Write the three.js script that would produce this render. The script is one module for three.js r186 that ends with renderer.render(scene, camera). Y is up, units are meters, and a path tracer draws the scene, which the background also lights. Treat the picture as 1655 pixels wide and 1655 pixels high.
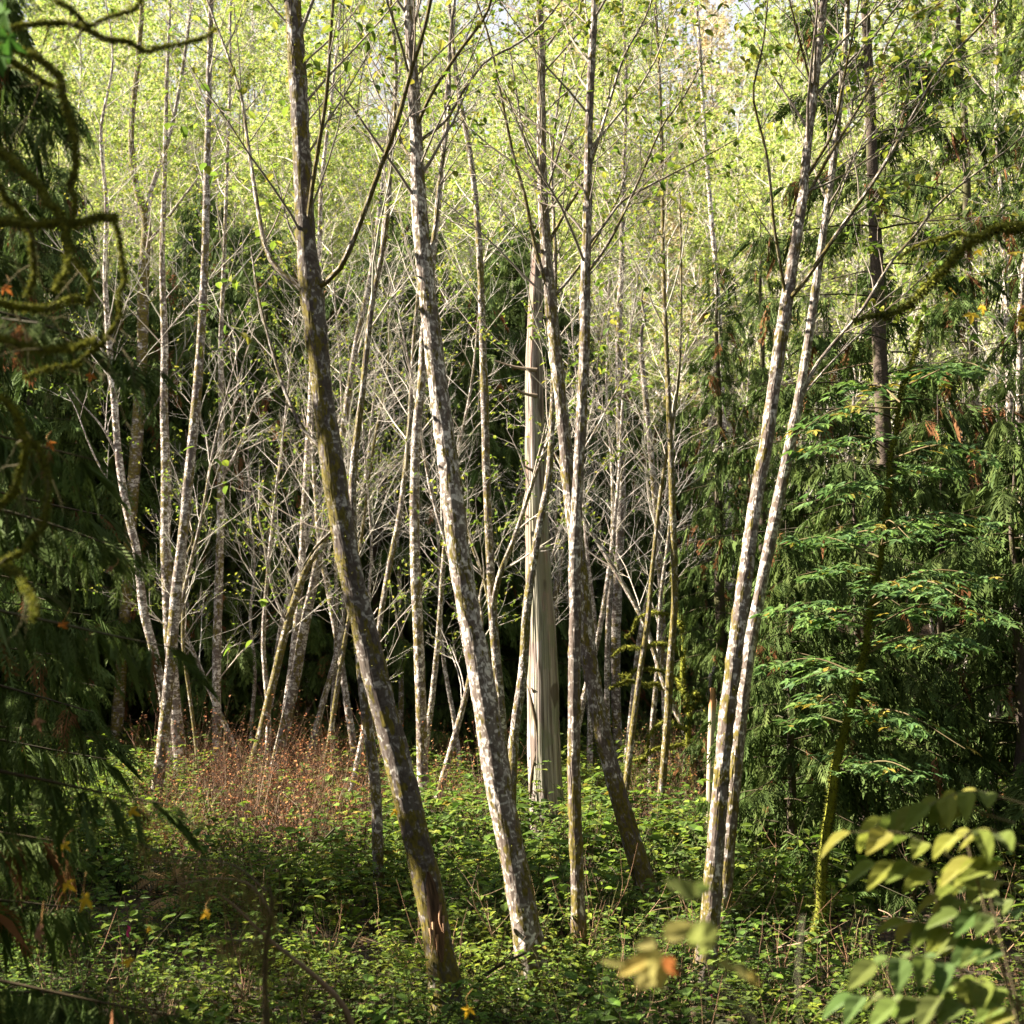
import * as THREE from 'three';

// ---------------------------------------------------------------- camera, sky, sun, exposure
const scene = new THREE.Scene();
const camera = new THREE.PerspectiveCamera(40.0, 1, 0.1, 600);
const PITCH = THREE.MathUtils.degToRad(5.59), EYE = new THREE.Vector3(0, 2.34, 0);
camera.position.copy(EYE);
camera.rotation.x = PITCH;
camera.focus = 13;
camera.userData.fStop = 3.2;

const renderer = new THREE.WebGLRenderer({ antialias: true });
renderer.toneMapping = THREE.LinearToneMapping;
renderer.toneMappingExposure = 6.6;
renderer.shadowMap.enabled = true;

const SUN = new THREE.Vector3(-0.82, 0.57, -0.12).normalize();
// a thinly veiled autumn sky, pale blue overhead and whiter toward the horizon
const skyTex = (() => {
  const W = 512, H = 256, d = new Float32Array(W * H * 4);
  for (let y = 0; y < H; y++) for (let x = 0; x < W; x++) {
    const e = ((y + 0.5) / H - 0.5) * Math.PI, a = ((x + 0.5) / W - 0.5) * 2 * Math.PI, dir = new THREE.Vector3(Math.cos(e) * Math.cos(a), Math.sin(e), Math.cos(e) * Math.sin(a));
    const up = Math.max(0, dir.y), c = Math.max(0, dir.dot(SUN)), glow = 0.22 * Math.pow(c, 6), t = Math.pow(up, 0.55), o = (y * W + x) * 4;
    d[o] = 1.0 - 0.34 * t + glow; d[o + 1] = 0.98 - 0.26 * t + glow * 0.95; d[o + 2] = 0.96 - 0.06 * t + glow * 0.85; d[o + 3] = 1;
  }
  const t = new THREE.DataTexture(d, W, H, THREE.RGBAFormat, THREE.FloatType); t.mapping = THREE.EquirectangularReflectionMapping; t.magFilter = THREE.LinearFilter; t.needsUpdate = true; return t;
})();
scene.background = skyTex; scene.environment = skyTex;
scene.backgroundIntensity = scene.environmentIntensity = 0.185;

const sun = new THREE.DirectionalLight(new THREE.Color(1.0, 0.90, 0.75), 5);
sun.name = 'sun';
sun.position.copy(SUN).multiplyScalar(120).add(new THREE.Vector3(0, 0, -30));
sun.target.position.set(0, 0, -30);
sun.castShadow = true;
sun.shadow.radius = 1;
sun.shadow.mapSize.set(4096, 4096);
Object.assign(sun.shadow.camera, { left: -70, right: 70, top: 70, bottom: -70, near: 1, far: 300 });
scene.add(sun, sun.target);

// ---------------------------------------------------------------- helpers
const V = (x, y, z) => new THREE.Vector3(x, y, z), UPV = V(0, 1, 0);
function RNG(seed) { let a = seed | 0; const f = () => { a = (a + 0x6d2b79f5) | 0; let t = Math.imul(a ^ (a >>> 15), 1 | a); t = (t + Math.imul(t ^ (t >>> 7), 61 | t)) ^ t; return ((t ^ (t >>> 14)) >>> 0) / 4294967296; }; f.r = (lo, hi) => lo + (hi - lo) * f(); f.s = (k = 1) => (f() * 2 - 1) * k; f.pick = (l) => l[Math.floor(f() * l.length)]; return f; }
const clamp = (x, a = 0, b = 1) => Math.min(b, Math.max(a, x)), lerp = (a, b, t) => a + (b - a) * t;
const sstep = (a, b, x) => { const t = clamp((x - a) / (b - a)); return t * t * (3 - 2 * t); };
const H2 = (x, y, s) => { let h = Math.imul(x, 374761393) ^ Math.imul(y, 668265263) ^ Math.imul(s, 974711); h = Math.imul(h ^ (h >>> 13), 1274126177); return ((h ^ (h >>> 16)) >>> 0) / 4294967296; };
function vnoise(x, y, s, px = 0) {   // value noise; px > 0: period in x
  let ix = Math.floor(x), iy = Math.floor(y); const fx = x - ix, fy = y - iy, u = fx * fx * (3 - 2 * fx), v = fy * fy * (3 - 2 * fy);
  let jx = ix + 1; if (px) { ix = ((ix % px) + px) % px; jx = ((jx % px) + px) % px; }
  return lerp(lerp(H2(ix, iy, s), H2(jx, iy, s), u), lerp(H2(ix, iy + 1, s), H2(jx, iy + 1, s), u), v);
}
const fbm = (x, y, s, px = 0, o = 3) => { let a = 0, w = 0.5, t = 0; for (let k = 0; k < o; k++) { a += w * vnoise(x, y, s + k * 17, px); t += w; x *= 2; y *= 2; px *= 2; w *= 0.5; } return a / t; };

// the land: a flat wet hollow, a bank under the viewer and a steep wooded slope behind
function groundY(x, z) {
  const d = -z;
  let y = 0.75 * sstep(4.2, 1.0, d) + 0.12 * (fbm(x * 0.5 + 40, z * 0.5 + 40, 5) - 0.5) + 0.3 * (fbm(x * 0.12 + 9, z * 0.12 + 9, 8) - 0.5) * sstep(6, 14, d);
  const k = d - 31 + 0.12 * Math.abs(x - 4);
  if (k > 0) y += 0.56 * k * sstep(0, 10, k) + 1.6 * (fbm(x * 0.07 + 50, z * 0.07 + 50, 21) - 0.5) * sstep(0, 15, k);
  if (d > 105) y -= (d - 105) * 0.45;
  return y;
}
// a point of the place seen at that pixel of the photograph, at a depth in metres
const FPX = 827.5 / Math.tan(THREE.MathUtils.degToRad(20));
function at(px, py, d) { const v = V((px - 827.5) / FPX, (827.5 - py) / FPX, -1).applyAxisAngle(V(1, 0, 0), PITCH); return v.multiplyScalar(d / -v.z).add(EYE); }
function depthOf(px, py) { let lo = 1, hi = 60; for (let k = 0; k < 40; k++) { const m = (lo + hi) / 2, p = at(px, py, m); if (p.y > groundY(p.x, p.z)) lo = m; else hi = m; } return lo; }
const onGround = (x, z) => V(x, groundY(x, z), z);

class MB {   // collects triangles
  constructor(smooth = false) { this.p = []; this.n = smooth ? [] : null; this.u = []; this.c = []; this.i = []; }
  get count() { return this.p.length / 3; }
  vert(v, col, n, u = 0, w = 0) { this.p.push(v.x, v.y, v.z); if (this.n) this.n.push(n.x, n.y, n.z); this.u.push(u, w); if (col) this.c.push(col[0], col[1], col[2]); return this.count - 1; }
  tri(a, b, c) { this.i.push(a, b, c); }
  geo() {
    const g = new THREE.BufferGeometry();
    g.setAttribute('position', new THREE.Float32BufferAttribute(this.p, 3));
    if (this.n) g.setAttribute('normal', new THREE.Float32BufferAttribute(this.n, 3));
    g.setAttribute('uv', new THREE.Float32BufferAttribute(this.u, 2));
    if (this.c.length === this.p.length) g.setAttribute('color', new THREE.Float32BufferAttribute(this.c, 3));
    g.setIndex(this.i.length < 6 ? [0, 0, 0] : this.i);
    return g;
  }
}
// a tube along points; rad(t, angle, point) or list of radii; uv in turns and metres
function tube(mb, pts, rad, sides, col = null, opt = {}) {
  const n = pts.length, first = mb.count; let T = V(), N = null, len = opt.v0 ?? 0;
  for (let k = 0; k < n; k++) {
    T.subVectors(pts[Math.min(n - 1, k + 1)], pts[Math.max(0, k - 1)]).normalize();
    if (!N) { N = Math.abs(T.y) > 0.9 ? V(1, 0, 0) : V(0, 1, 0); }
    N = N.clone().addScaledVector(T, -N.dot(T)).normalize();
    const B = V().crossVectors(T, N);
    if (k) len += pts[k].distanceTo(pts[k - 1]);
    for (let j = 0; j <= sides; j++) {
      const a = (j / sides) * Math.PI * 2, dir = N.clone().multiplyScalar(Math.cos(a)).addScaledVector(B, Math.sin(a));
      const r = typeof rad === 'function' ? rad(k / (n - 1), j / sides, len) : rad[k];
      mb.vert(pts[k].clone().addScaledVector(dir, r), typeof col === 'function' ? col(k / (n - 1), j / sides, len) : col, dir, j / sides * (opt.uk ?? 1), len * (opt.vk ?? 1));
    }
  }
  const w = sides + 1;
  for (let k = 0; k < n - 1; k++) for (let j = 0; j < sides; j++) { const a = first + k * w + j; mb.tri(a, a + 1, a + w); mb.tri(a + 1, a + w + 1, a + w); }
  if (opt.cap !== false) { const k = n - 1, c = mb.vert(pts[k], typeof col === 'function' ? col(1, 0, len) : col, T, 0.5, len * (opt.vk ?? 1)); for (let j = 0; j < sides; j++) mb.tri(first + k * w + j, first + k * w + j + 1, c); }
  return len;
}
const used = new Map();
function numbered(name) { const n = used.get(name) ?? 0; used.set(name, n + 1); return n ? `${name}_${String(n).padStart(3, '0')}` : name; }
function thing(name, label, category, pos = V(0, 0, 0), group) { const o = new THREE.Group(); o.name = numbered(name); o.position.copy(pos); o.userData = { label, category }; if (group) o.userData.group = group; scene.add(o); return o; }
function part(parent, name, geo, mat, kind) {
  const m = new THREE.Mesh(geo, mat); m.name = name; m.castShadow = m.receiveShadow = true; if (kind) m.userData.kind = kind;
  parent.add(m); return m;
}
// a part built in world space, put under a thing at that thing's base
function worldPart(parent, name, mb, mat, kind) { const g = mb.geo(); g.translate(-parent.position.x, -parent.position.y, -parent.position.z); return part(parent, name, g, mat, kind); }
function worldSub(thing, parent, name, mb, mat, kind) { const g = mb.geo(); g.translate(-thing.position.x, -thing.position.y, -thing.position.z); return part(parent, name, g, mat, kind); }
function structure(name, geo, mat) { const m = new THREE.Mesh(geo, mat); m.name = name; m.userData.kind = 'structure'; m.castShadow = m.receiveShadow = true; scene.add(m); return m; }
function cloneThing(src, name, label, group) { const c = src.clone(); c.name = numbered(name); c.userData = { ...src.userData, label, group }; scene.add(c); return c; }
function curve(ctrl, n) { const c = new THREE.CatmullRomCurve3(ctrl, false, 'centripetal'); return c.getSpacedPoints(n); }

// ---------------------------------------------------------------- textures and materials
function dataTex(w, h, fn, srgb = true) {
  const d = new Uint8Array(w * h * 4);
  for (let y = 0; y < h; y++) for (let x = 0; x < w; x++) { const c = fn(x / w, y / h), o = (y * w + x) * 4; for (let k = 0; k < 3; k++) d[o + k] = 255 * (srgb ? Math.pow(clamp(c[k]), 1 / 2.2) : clamp(c[k])); d[o + 3] = 255; }
  const t = new THREE.DataTexture(d, w, h, THREE.RGBAFormat); t.wrapS = t.wrapT = THREE.RepeatWrapping; t.magFilter = THREE.LinearFilter; t.minFilter = THREE.LinearMipmapLinearFilter;
  if (srgb) t.colorSpace = THREE.SRGBColorSpace; t.needsUpdate = true; return t;
}
const mix3 = (a, b, t) => [lerp(a[0], b[0], t), lerp(a[1], b[1], t), lerp(a[2], b[2], t)];
// pale alder bark with dark plates, short cross bands, lichen blotches and moss; metres = length one repeat covers, girth = metres round
function barkTexture(seed, metres, girth, o = {}) {
  const tone = o.tone ?? 1, dark = o.dark ?? 0.5, mossAt = o.moss ?? (() => 0.3), gu = Math.max(3, Math.round(girth / 0.09)), W = 256, Hh = 2048;
  const R = RNG(seed * 7 + 1), eyes = [];
  for (let k = 0; k < metres * (o.eyes ?? 1.6); k++) eyes.push([R(), R(), R.r(0.03, 0.08), R.r(0.010, 0.028)]);
  const mossMask = (u, v) => { const m = v * metres; return sstep(0.0, 0.07, fbm(u * gu * 2, m * 11, seed + 90, gu * 2, 4) * 1.15 + 0.30 * vnoise(u * 3, m * 1.3, seed + 77, 3) + 0.12 * vnoise(0, m * 2.6, seed + 79) - 1.07 + 0.62 * mossAt(m, u)) * (0.5 + 0.5 * sstep(0.38, 0.48, fbm(u * gu * 5, m * 40, seed + 95, gu * 5, 2))); };
  const eyeRows = Array.from({ length: 64 }, () => []);
  for (const e of eyes) { const r = Math.floor(e[1] * 64); for (const q of [-1, 0, 1]) eyeRows[(r + q + 64) % 64].push(e); }
  const tex = dataTex(W, Hh, (u, v) => {
    const m = v * metres;
    const wu = u * gu + 0.5 * (vnoise(u * gu * 2, m * 18, seed + 3, gu * 2) - 0.5), wm = m + 0.035 * (vnoise(u * gu, m * 14, seed + 4, gu) - 0.5);
    const blot = fbm(wu, wm * 9, seed, gu, 4), fine = fbm(u * gu * 8, m * 60, seed + 9, gu * 8, 2), band = vnoise(u * gu * 2.0, wm * 70, seed + 30, gu * 2), lich = fbm(wu * 4, wm * 38, seed + 50, gu * 4, 3), fleck = fbm(wu * 4, wm * 42, seed + 33, gu * 4, 3), zone = vnoise(u * gu, m * 3.1, seed + 66, gu);
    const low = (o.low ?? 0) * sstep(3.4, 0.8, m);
    let c = mix3([0.26, 0.23, 0.205], [0.54, 0.495, 0.45], sstep(0.34, 0.62, blot));
    c = mix3(c, [0.60, 0.56, 0.50], sstep(0.52, 0.62, lich) * 0.6);
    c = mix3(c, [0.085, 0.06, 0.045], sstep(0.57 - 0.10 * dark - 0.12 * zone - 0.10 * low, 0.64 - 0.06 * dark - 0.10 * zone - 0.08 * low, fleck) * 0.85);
    c = mix3(c, [0.13, 0.10, 0.08], sstep(0.64, 0.78, band) * (0.4 + 0.4 * dark));
    c = mix3(c, [0.085, 0.062, 0.05], sstep(0.56 - 0.06 * dark, 0.63, fbm(wu * 1.0 + 3, wm * 16, seed + 61, gu, 4)) * 0.85);
    c = c.map((x) => x * (0.80 + 0.42 * fine) * tone);
    for (const e of eyeRows[Math.floor(v * 64)]) { let du = Math.abs(u - e[0]); du = Math.min(du, 1 - du) * girth; const dv = (v - e[1]) * metres + du * du * 6, q = 1 - sstep(0.6, 1, Math.hypot(du / e[2], dv / e[3])); if (q > 0) c = mix3(c, [0.05, 0.04, 0.032], q * 0.9); }
    const ms = mossMask(u, v);
    if (ms > 0) { const g = fbm(u * gu * 6, m * 45, seed + 120, gu * 6, 2); c = mix3(c, mix3([0.036, 0.031, 0.006], [0.165, 0.128, 0.014], g), ms * 0.95); }
    return c;
  });
  return { tex, mossMask, metres };
}
const barkBump = dataTex(256, 1024, (u, v) => { const a = fbm(u * 8, v * 40, 400, 8, 3), b = fbm(u * 32, v * 160, 410, 32, 2), k = 0.6 * a + 0.4 * b; return [k, k, k]; }, false);
const std = (o) => new THREE.MeshPhysicalMaterial({ roughness: 0.9, specularIntensity: 0.3, ...o });
const barkMat = (t) => std({ map: t.tex, roughness: 0.88, bumpMap: barkBump, bumpScale: 0.014 });
const POOL = [
  barkTexture(11, 6, 0.45, { dark: 0.45, moss: () => 0.28, tone: 1.12 }), barkTexture(12, 6, 0.45, { dark: 0.65, moss: () => 0.34, tone: 0.95 }),
  barkTexture(13, 6, 0.40, { dark: 0.55, moss: () => 0.50, tone: 0.9 }), barkTexture(14, 6, 0.40, { dark: 0.8, moss: () => 0.78, tone: 0.8 }), barkTexture(15, 6, 0.40, { dark: 0.3, moss: () => 0.12, tone: 1.28 }),
];
const POOLMAT = POOL.map(barkMat);
const twigMat = std({ vertexColors: true, roughness: 0.9 });
const leafMat = new THREE.MeshPhysicalMaterial({ vertexColors: true, transmission: 0.52, roughness: 1, thickness: 0, specularIntensity: 0.15, side: THREE.DoubleSide });
const herbMat = new THREE.MeshPhysicalMaterial({ vertexColors: true, transmission: 0.45, roughness: 1, thickness: 0, specularIntensity: 0.15, side: THREE.DoubleSide, clearcoat: 0.02, clearcoatRoughness: 0.5 });
const glossLeafMat = new THREE.MeshPhysicalMaterial({ vertexColors: true, transmission: 0.42, roughness: 1, thickness: 0, specularIntensity: 0.15, side: THREE.DoubleSide, clearcoat: 0.12, clearcoatRoughness: 0.42 });
const cedarMat = new THREE.MeshPhysicalMaterial({ vertexColors: true, transmission: 0.22, roughness: 1, thickness: 0, specularIntensity: 0.15, side: THREE.DoubleSide, clearcoat: 0.03, clearcoatRoughness: 0.5 });
const mossMat = new THREE.MeshPhysicalMaterial({ vertexColors: true, transmission: 0.3, roughness: 1, thickness: 0, specularIntensity: 0.15, side: THREE.DoubleSide });

// ---------------------------------------------------------------- small plant pieces
const tmpA = V(), tmpB = V();
function frame(dir, nrm) { const x = dir.clone().normalize(), n = nrm.clone().addScaledVector(x, -nrm.dot(x)); if (n.lengthSq() < 1e-6) n.set(x.y, x.z, x.x).addScaledVector(x, -n.dot(x)); n.normalize(); return [x, n, V().crossVectors(n, x)]; }
// one leaf blade: rounded (six-sided, folded along its midrib) or simple (a folded rhomb)
function leaf(mb, p, dir, nrm, L, Wd, col, simple) {
  const [x, n, b] = frame(dir, nrm), q = (t, s, h) => p.clone().addScaledVector(x, t * L).addScaledVector(b, s * Wd).addScaledVector(n, h * L);
  if (simple) { const a = mb.vert(p, col), l = mb.vert(q(0.45, 0.5, 0.10), col), t = mb.vert(q(1, 0, -0.08), col), r = mb.vert(q(0.45, -0.5, 0.10), col); mb.tri(a, t, l); mb.tri(a, r, t); return; }
  const a = mb.vert(p, col), m = mb.vert(q(0.5, 0, -0.02), col), t = mb.vert(q(1, 0, -0.14), col);
  for (const s of [1, -1]) { const u = mb.vert(q(0.2, 0.40 * s, 0.07), col), w = mb.vert(q(0.55, 0.5 * s, 0.07), col), y = mb.vert(q(0.82, 0.28 * s, -0.02), col); mb.tri(a, m, u); mb.tri(u, m, w); mb.tri(w, m, y); mb.tri(y, m, t); }
}
// a palmate maple leaf, lobed outline round the stalk point
const MAPLE = []; { const lobes = [[-125, 0.42], [-68, 0.74], [0, 1], [68, 0.74], [125, 0.42]]; MAPLE.push([-180, 0.05]); lobes.forEach(([a, r], k) => { MAPLE.push([a - 17, r * 0.66], [a - 9, r * 0.70], [a, r], [a + 9, r * 0.70], [a + 17, r * 0.66]); if (k < 4) MAPLE.push([(a + lobes[k + 1][0]) / 2, 0.30]); }); }
function mapleLeaf(mb, p, dir, nrm, L, col, curl = 0.12) {
  const [x, n, b] = frame(dir, nrm), c = mb.vert(p, col), ids = MAPLE.map(([a, r]) => { const t = a * Math.PI / 180, cx = Math.cos(t) * r, cy = Math.sin(t) * r; return mb.vert(p.clone().addScaledVector(x, cx * L).addScaledVector(b, cy * L).addScaledVector(n, -curl * L * r * r + 0.06 * L * Math.abs(Math.sin(t * 2.6))), col); });
  for (let k = 0; k < ids.length; k++) mb.tri(c, ids[k], ids[(k + 1) % ids.length]);
}
// a flat spray of western cedar foliage hanging from p: an axis with side fingers on both sides
function cedarSpray(mb, p, dir, nrm, L, col, fine) {
  const ph = (p.x * 37.7 + p.y * 51.3 + p.z * 29.1) % 6.28;
  const [x, n, b] = frame(dir, nrm), nl = fine ? 10 : 8;
  const pos = (t, s) => p.clone().addScaledVector(x, t * L).addScaledVector(b, s * L).addScaledVector(UPV, -0.30 * L * t * t - 0.35 * L * Math.abs(s) * (0.3 + t * 0.5) - 0.5 * L * s * s).addScaledVector(n, L * (0.05 * Math.sin(t * 6 + s * 11 + ph) + 0.09 * Math.sin(s * 7 + ph * 2)));
  const strip = (t0, s0, t1, s1, w, c) => { const dt = t1 - t0, ds = s1 - s0, k = w / Math.hypot(dt, ds), ot = -ds * k, os = dt * k; const a = mb.vert(pos(t0, s0), c), l = mb.vert(pos(lerp(t0, t1, 0.5) + ot, lerp(s0, s1, 0.5) + os), c), e = mb.vert(pos(t1, s1), c), r = mb.vert(pos(lerp(t0, t1, 0.5) - ot, lerp(s0, s1, 0.5) - os), c); mb.tri(a, e, l); mb.tri(a, r, e); };
  strip(0, 0, 1, 0, 0.018, col);
  for (let k = 0; k < nl; k++) for (const sd of [1, -1]) {
    const t = 0.06 + 0.90 * (k + (sd > 0 ? 0.5 : 0)) / nl, l = 0.48 * (1 - 0.75 * t) * (0.75 + 0.25 * Math.sin(t * 9 + sd)), ct = Math.cos(0.85), st = Math.sin(0.85) * sd;
    if (!fine) { strip(t, 0, t + l * ct, l * st, 0.026, col); if (l > 0.14) { strip(t + l * ct * 0.35, l * st * 0.35, t + l * ct * 0.35 + l * 0.62, l * st * 0.5, 0.022, col); } continue; }
    strip(t, 0, t + l * ct, l * st, 0.0095, col);
    const m = l > 0.2 ? 3 : l > 0.1 ? 2 : 1;
    for (let q = 1; q <= m; q++) { const f = q / (m + 1), tt = t + l * ct * f, ss = l * st * f, ll = l * 0.50 * (1.1 - f); strip(tt, ss, tt + ll * 0.98, ss + ll * 0.12 * sd, 0.0085, col); if (q < 2) strip(tt, ss, tt + ll * 0.35, ss + ll * 0.85 * sd, 0.0085, col); }
  }
}
const jit = (R, c, k) => { const f = 1 + R.s(k); return [c[0] * f * (1 + R.s(k * 0.4)), c[1] * f, c[2] * f * (1 + R.s(k * 0.4))]; };
// an ascending alder twig that forks, with leaves toward its ends
function twig(mb, lm, R, p, dir, len, r, lvl, o) {
  const n = lvl === 0 ? 6 : 3, pts = [p.clone()], rs = [r], d = dir.clone(), bend = o.bend ?? 0.10;
  for (let k = 1; k <= n; k++) { d.addScaledVector(UPV, bend * (1 - d.y)).add(V(R.s(), R.s(), R.s()).multiplyScalar(o.wander ?? 0.12)).normalize(); pts.push(pts[k - 1].clone().addScaledVector(d, len / n)); rs.push(r * (1 - 0.78 * k / n)); }
  tube(mb, pts, rs, lvl === 0 ? 5 : 3, jit(R, o.col, 0.15), { cap: false });
  if (lvl < (o.levels ?? 2)) {
    const kids = lvl === 0 ? (o.kids ?? 6) : 3;
    for (let k = 0; k < kids; k++) {
      const t = R.r(0.25, 0.97) * n, i = Math.min(n - 1, Math.floor(t)), q = pts[i].clone().lerp(pts[i + 1], t - i), td = V().subVectors(pts[i + 1], pts[i]).normalize();
      const side = V(R.s(), R.s(0.7), R.s()).cross(td).normalize();
      twig(mb, lm, R, q, td.clone().multiplyScalar(0.80).addScaledVector(side, 0.60).normalize(), len * R.r(0.28, 0.5), rs[i] * 0.55, lvl + 1, o);
    }
  }
  if (lm && lvl >= 1) { const m = Math.round((o.leaves ?? 4) * R.r(0.5, 1.5)); for (let k = 0; k < m; k++) { const i = R() < 0.6 ? n - 1 : Math.floor(R() * n), q = pts[i].clone().lerp(pts[i + 1], R()); const ld = V(R.s(), R.s(0.6) - 0.25, R.s()).normalize(); leaf(lm, q, ld, V(R.s(0.6), 1, R.s(0.6)), (o.leafL ?? 0.075) * R.r(0.7, 1.25), (o.leafL ?? 0.075) * R.r(0.5, 0.8), jit(R, R.pick(o.leafCols), 0.25), o.simple ?? true); } }
}
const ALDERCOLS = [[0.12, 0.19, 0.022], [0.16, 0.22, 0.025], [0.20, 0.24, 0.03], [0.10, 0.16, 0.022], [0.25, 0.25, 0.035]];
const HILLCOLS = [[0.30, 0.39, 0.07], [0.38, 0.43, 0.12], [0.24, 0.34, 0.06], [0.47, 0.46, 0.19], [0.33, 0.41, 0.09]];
const CEDARCOLS = [[0.056, 0.088, 0.018], [0.070, 0.104, 0.024], [0.046, 0.074, 0.016], [0.086, 0.122, 0.034], [0.064, 0.094, 0.026]];
const DEADSPRAY = [0.16, 0.075, 0.03];

// ---------------------------------------------------------------- the ground
{
  const mb = new MB(true), xs = [], zs = [];
  for (let d = -6; d < 240;) { zs.push(-d); d += d < 26 ? 0.45 : d < 60 ? 1.2 : 6; }
  for (let x = -130; x <= 130;) { xs.push(x); x += Math.abs(x + 0.5) < 14 ? 0.45 : Math.abs(x) < 40 ? 2 : 8; }
  for (const z of zs) for (const x of xs) { const e = 0.3, y = groundY(x, z); mb.vert(V(x, y, z), null, V(groundY(x - e, z) - groundY(x + e, z), 2 * e, groundY(x, z - e) - groundY(x, z + e)).normalize(), x / 3, z / 3); }
  const w = xs.length; for (let k = 0; k < zs.length - 1; k++) for (let j = 0; j < w - 1; j++) { const a = k * w + j; mb.tri(a, a + 1, a + w); mb.tri(a + 1, a + w + 1, a + w); }
  const gt = dataTex(512, 512, (u, v) => { const a = fbm(u * 6, v * 6, 300, 6, 4), b = fbm(u * 48, v * 48, 310, 48, 2), m = sstep(0.48, 0.6, fbm(u * 9, v * 9, 330, 9, 4)); let c = mix3([0.020, 0.014, 0.009], [0.058, 0.038, 0.022], b); c = mix3(c, [0.030, 0.040, 0.012], m * 0.7); return c.map((x) => x * (0.7 + 0.6 * a)); });
  structure('ground', mb.geo(), std({ map: gt, roughness: 1, bumpMap: barkBump, bumpScale: 0.02 }));
}

// ---------------------------------------------------------------- alders traced from the photograph
// t: [px, py, width in px] from the base up; d: depth at the base (else where the base meets the ground); to: how much farther (m) its top leans away
const STEMCOL = [0.42, 0.38, 0.32], BOUGHCOL = [0.20, 0.17, 0.14];
function mossTufts(mb, R, pts, rad, n, mask, total, size = 0.016) {
  for (let k = 0; k < n; k++) {
    const t = R(), f = t * (pts.length - 1), i = Math.min(pts.length - 2, Math.floor(f)), c = pts[i].clone().lerp(pts[i + 1], f - i), T = V().subVectors(pts[i + 1], pts[i]).normalize(), u = R();
    if (mask && mask(u, t) < 0.5) continue;
    let N = Math.abs(T.y) > 0.9 ? V(1, 0, 0) : V(0, 1, 0); N.addScaledVector(T, -N.dot(T)).normalize(); const B = V().crossVectors(T, N), dir = N.multiplyScalar(Math.cos(u * 6.2832)).addScaledVector(B, Math.sin(u * 6.2832));
    const r = rad(t), p = c.addScaledVector(dir, r * 0.97), col = jit(R, R() < 0.5 ? [0.14, 0.145, 0.018] : [0.07, 0.075, 0.013], 0.3), tip = p.clone().addScaledVector(dir, size * R.r(0.5, 1.3)).add(V(R.s(size * 0.7), R.s(size * 0.7) - size * 0.3, R.s(size * 0.7))), s = V().crossVectors(dir, V(R.s(), R.s(), R.s())).normalize().multiplyScalar(size * 0.28);
    const a = mb.vert(p.clone().add(s), col), b = mb.vert(p.clone().sub(s), col), e = mb.vert(tip, col); mb.tri(a, b, e);
  }
}
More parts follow.
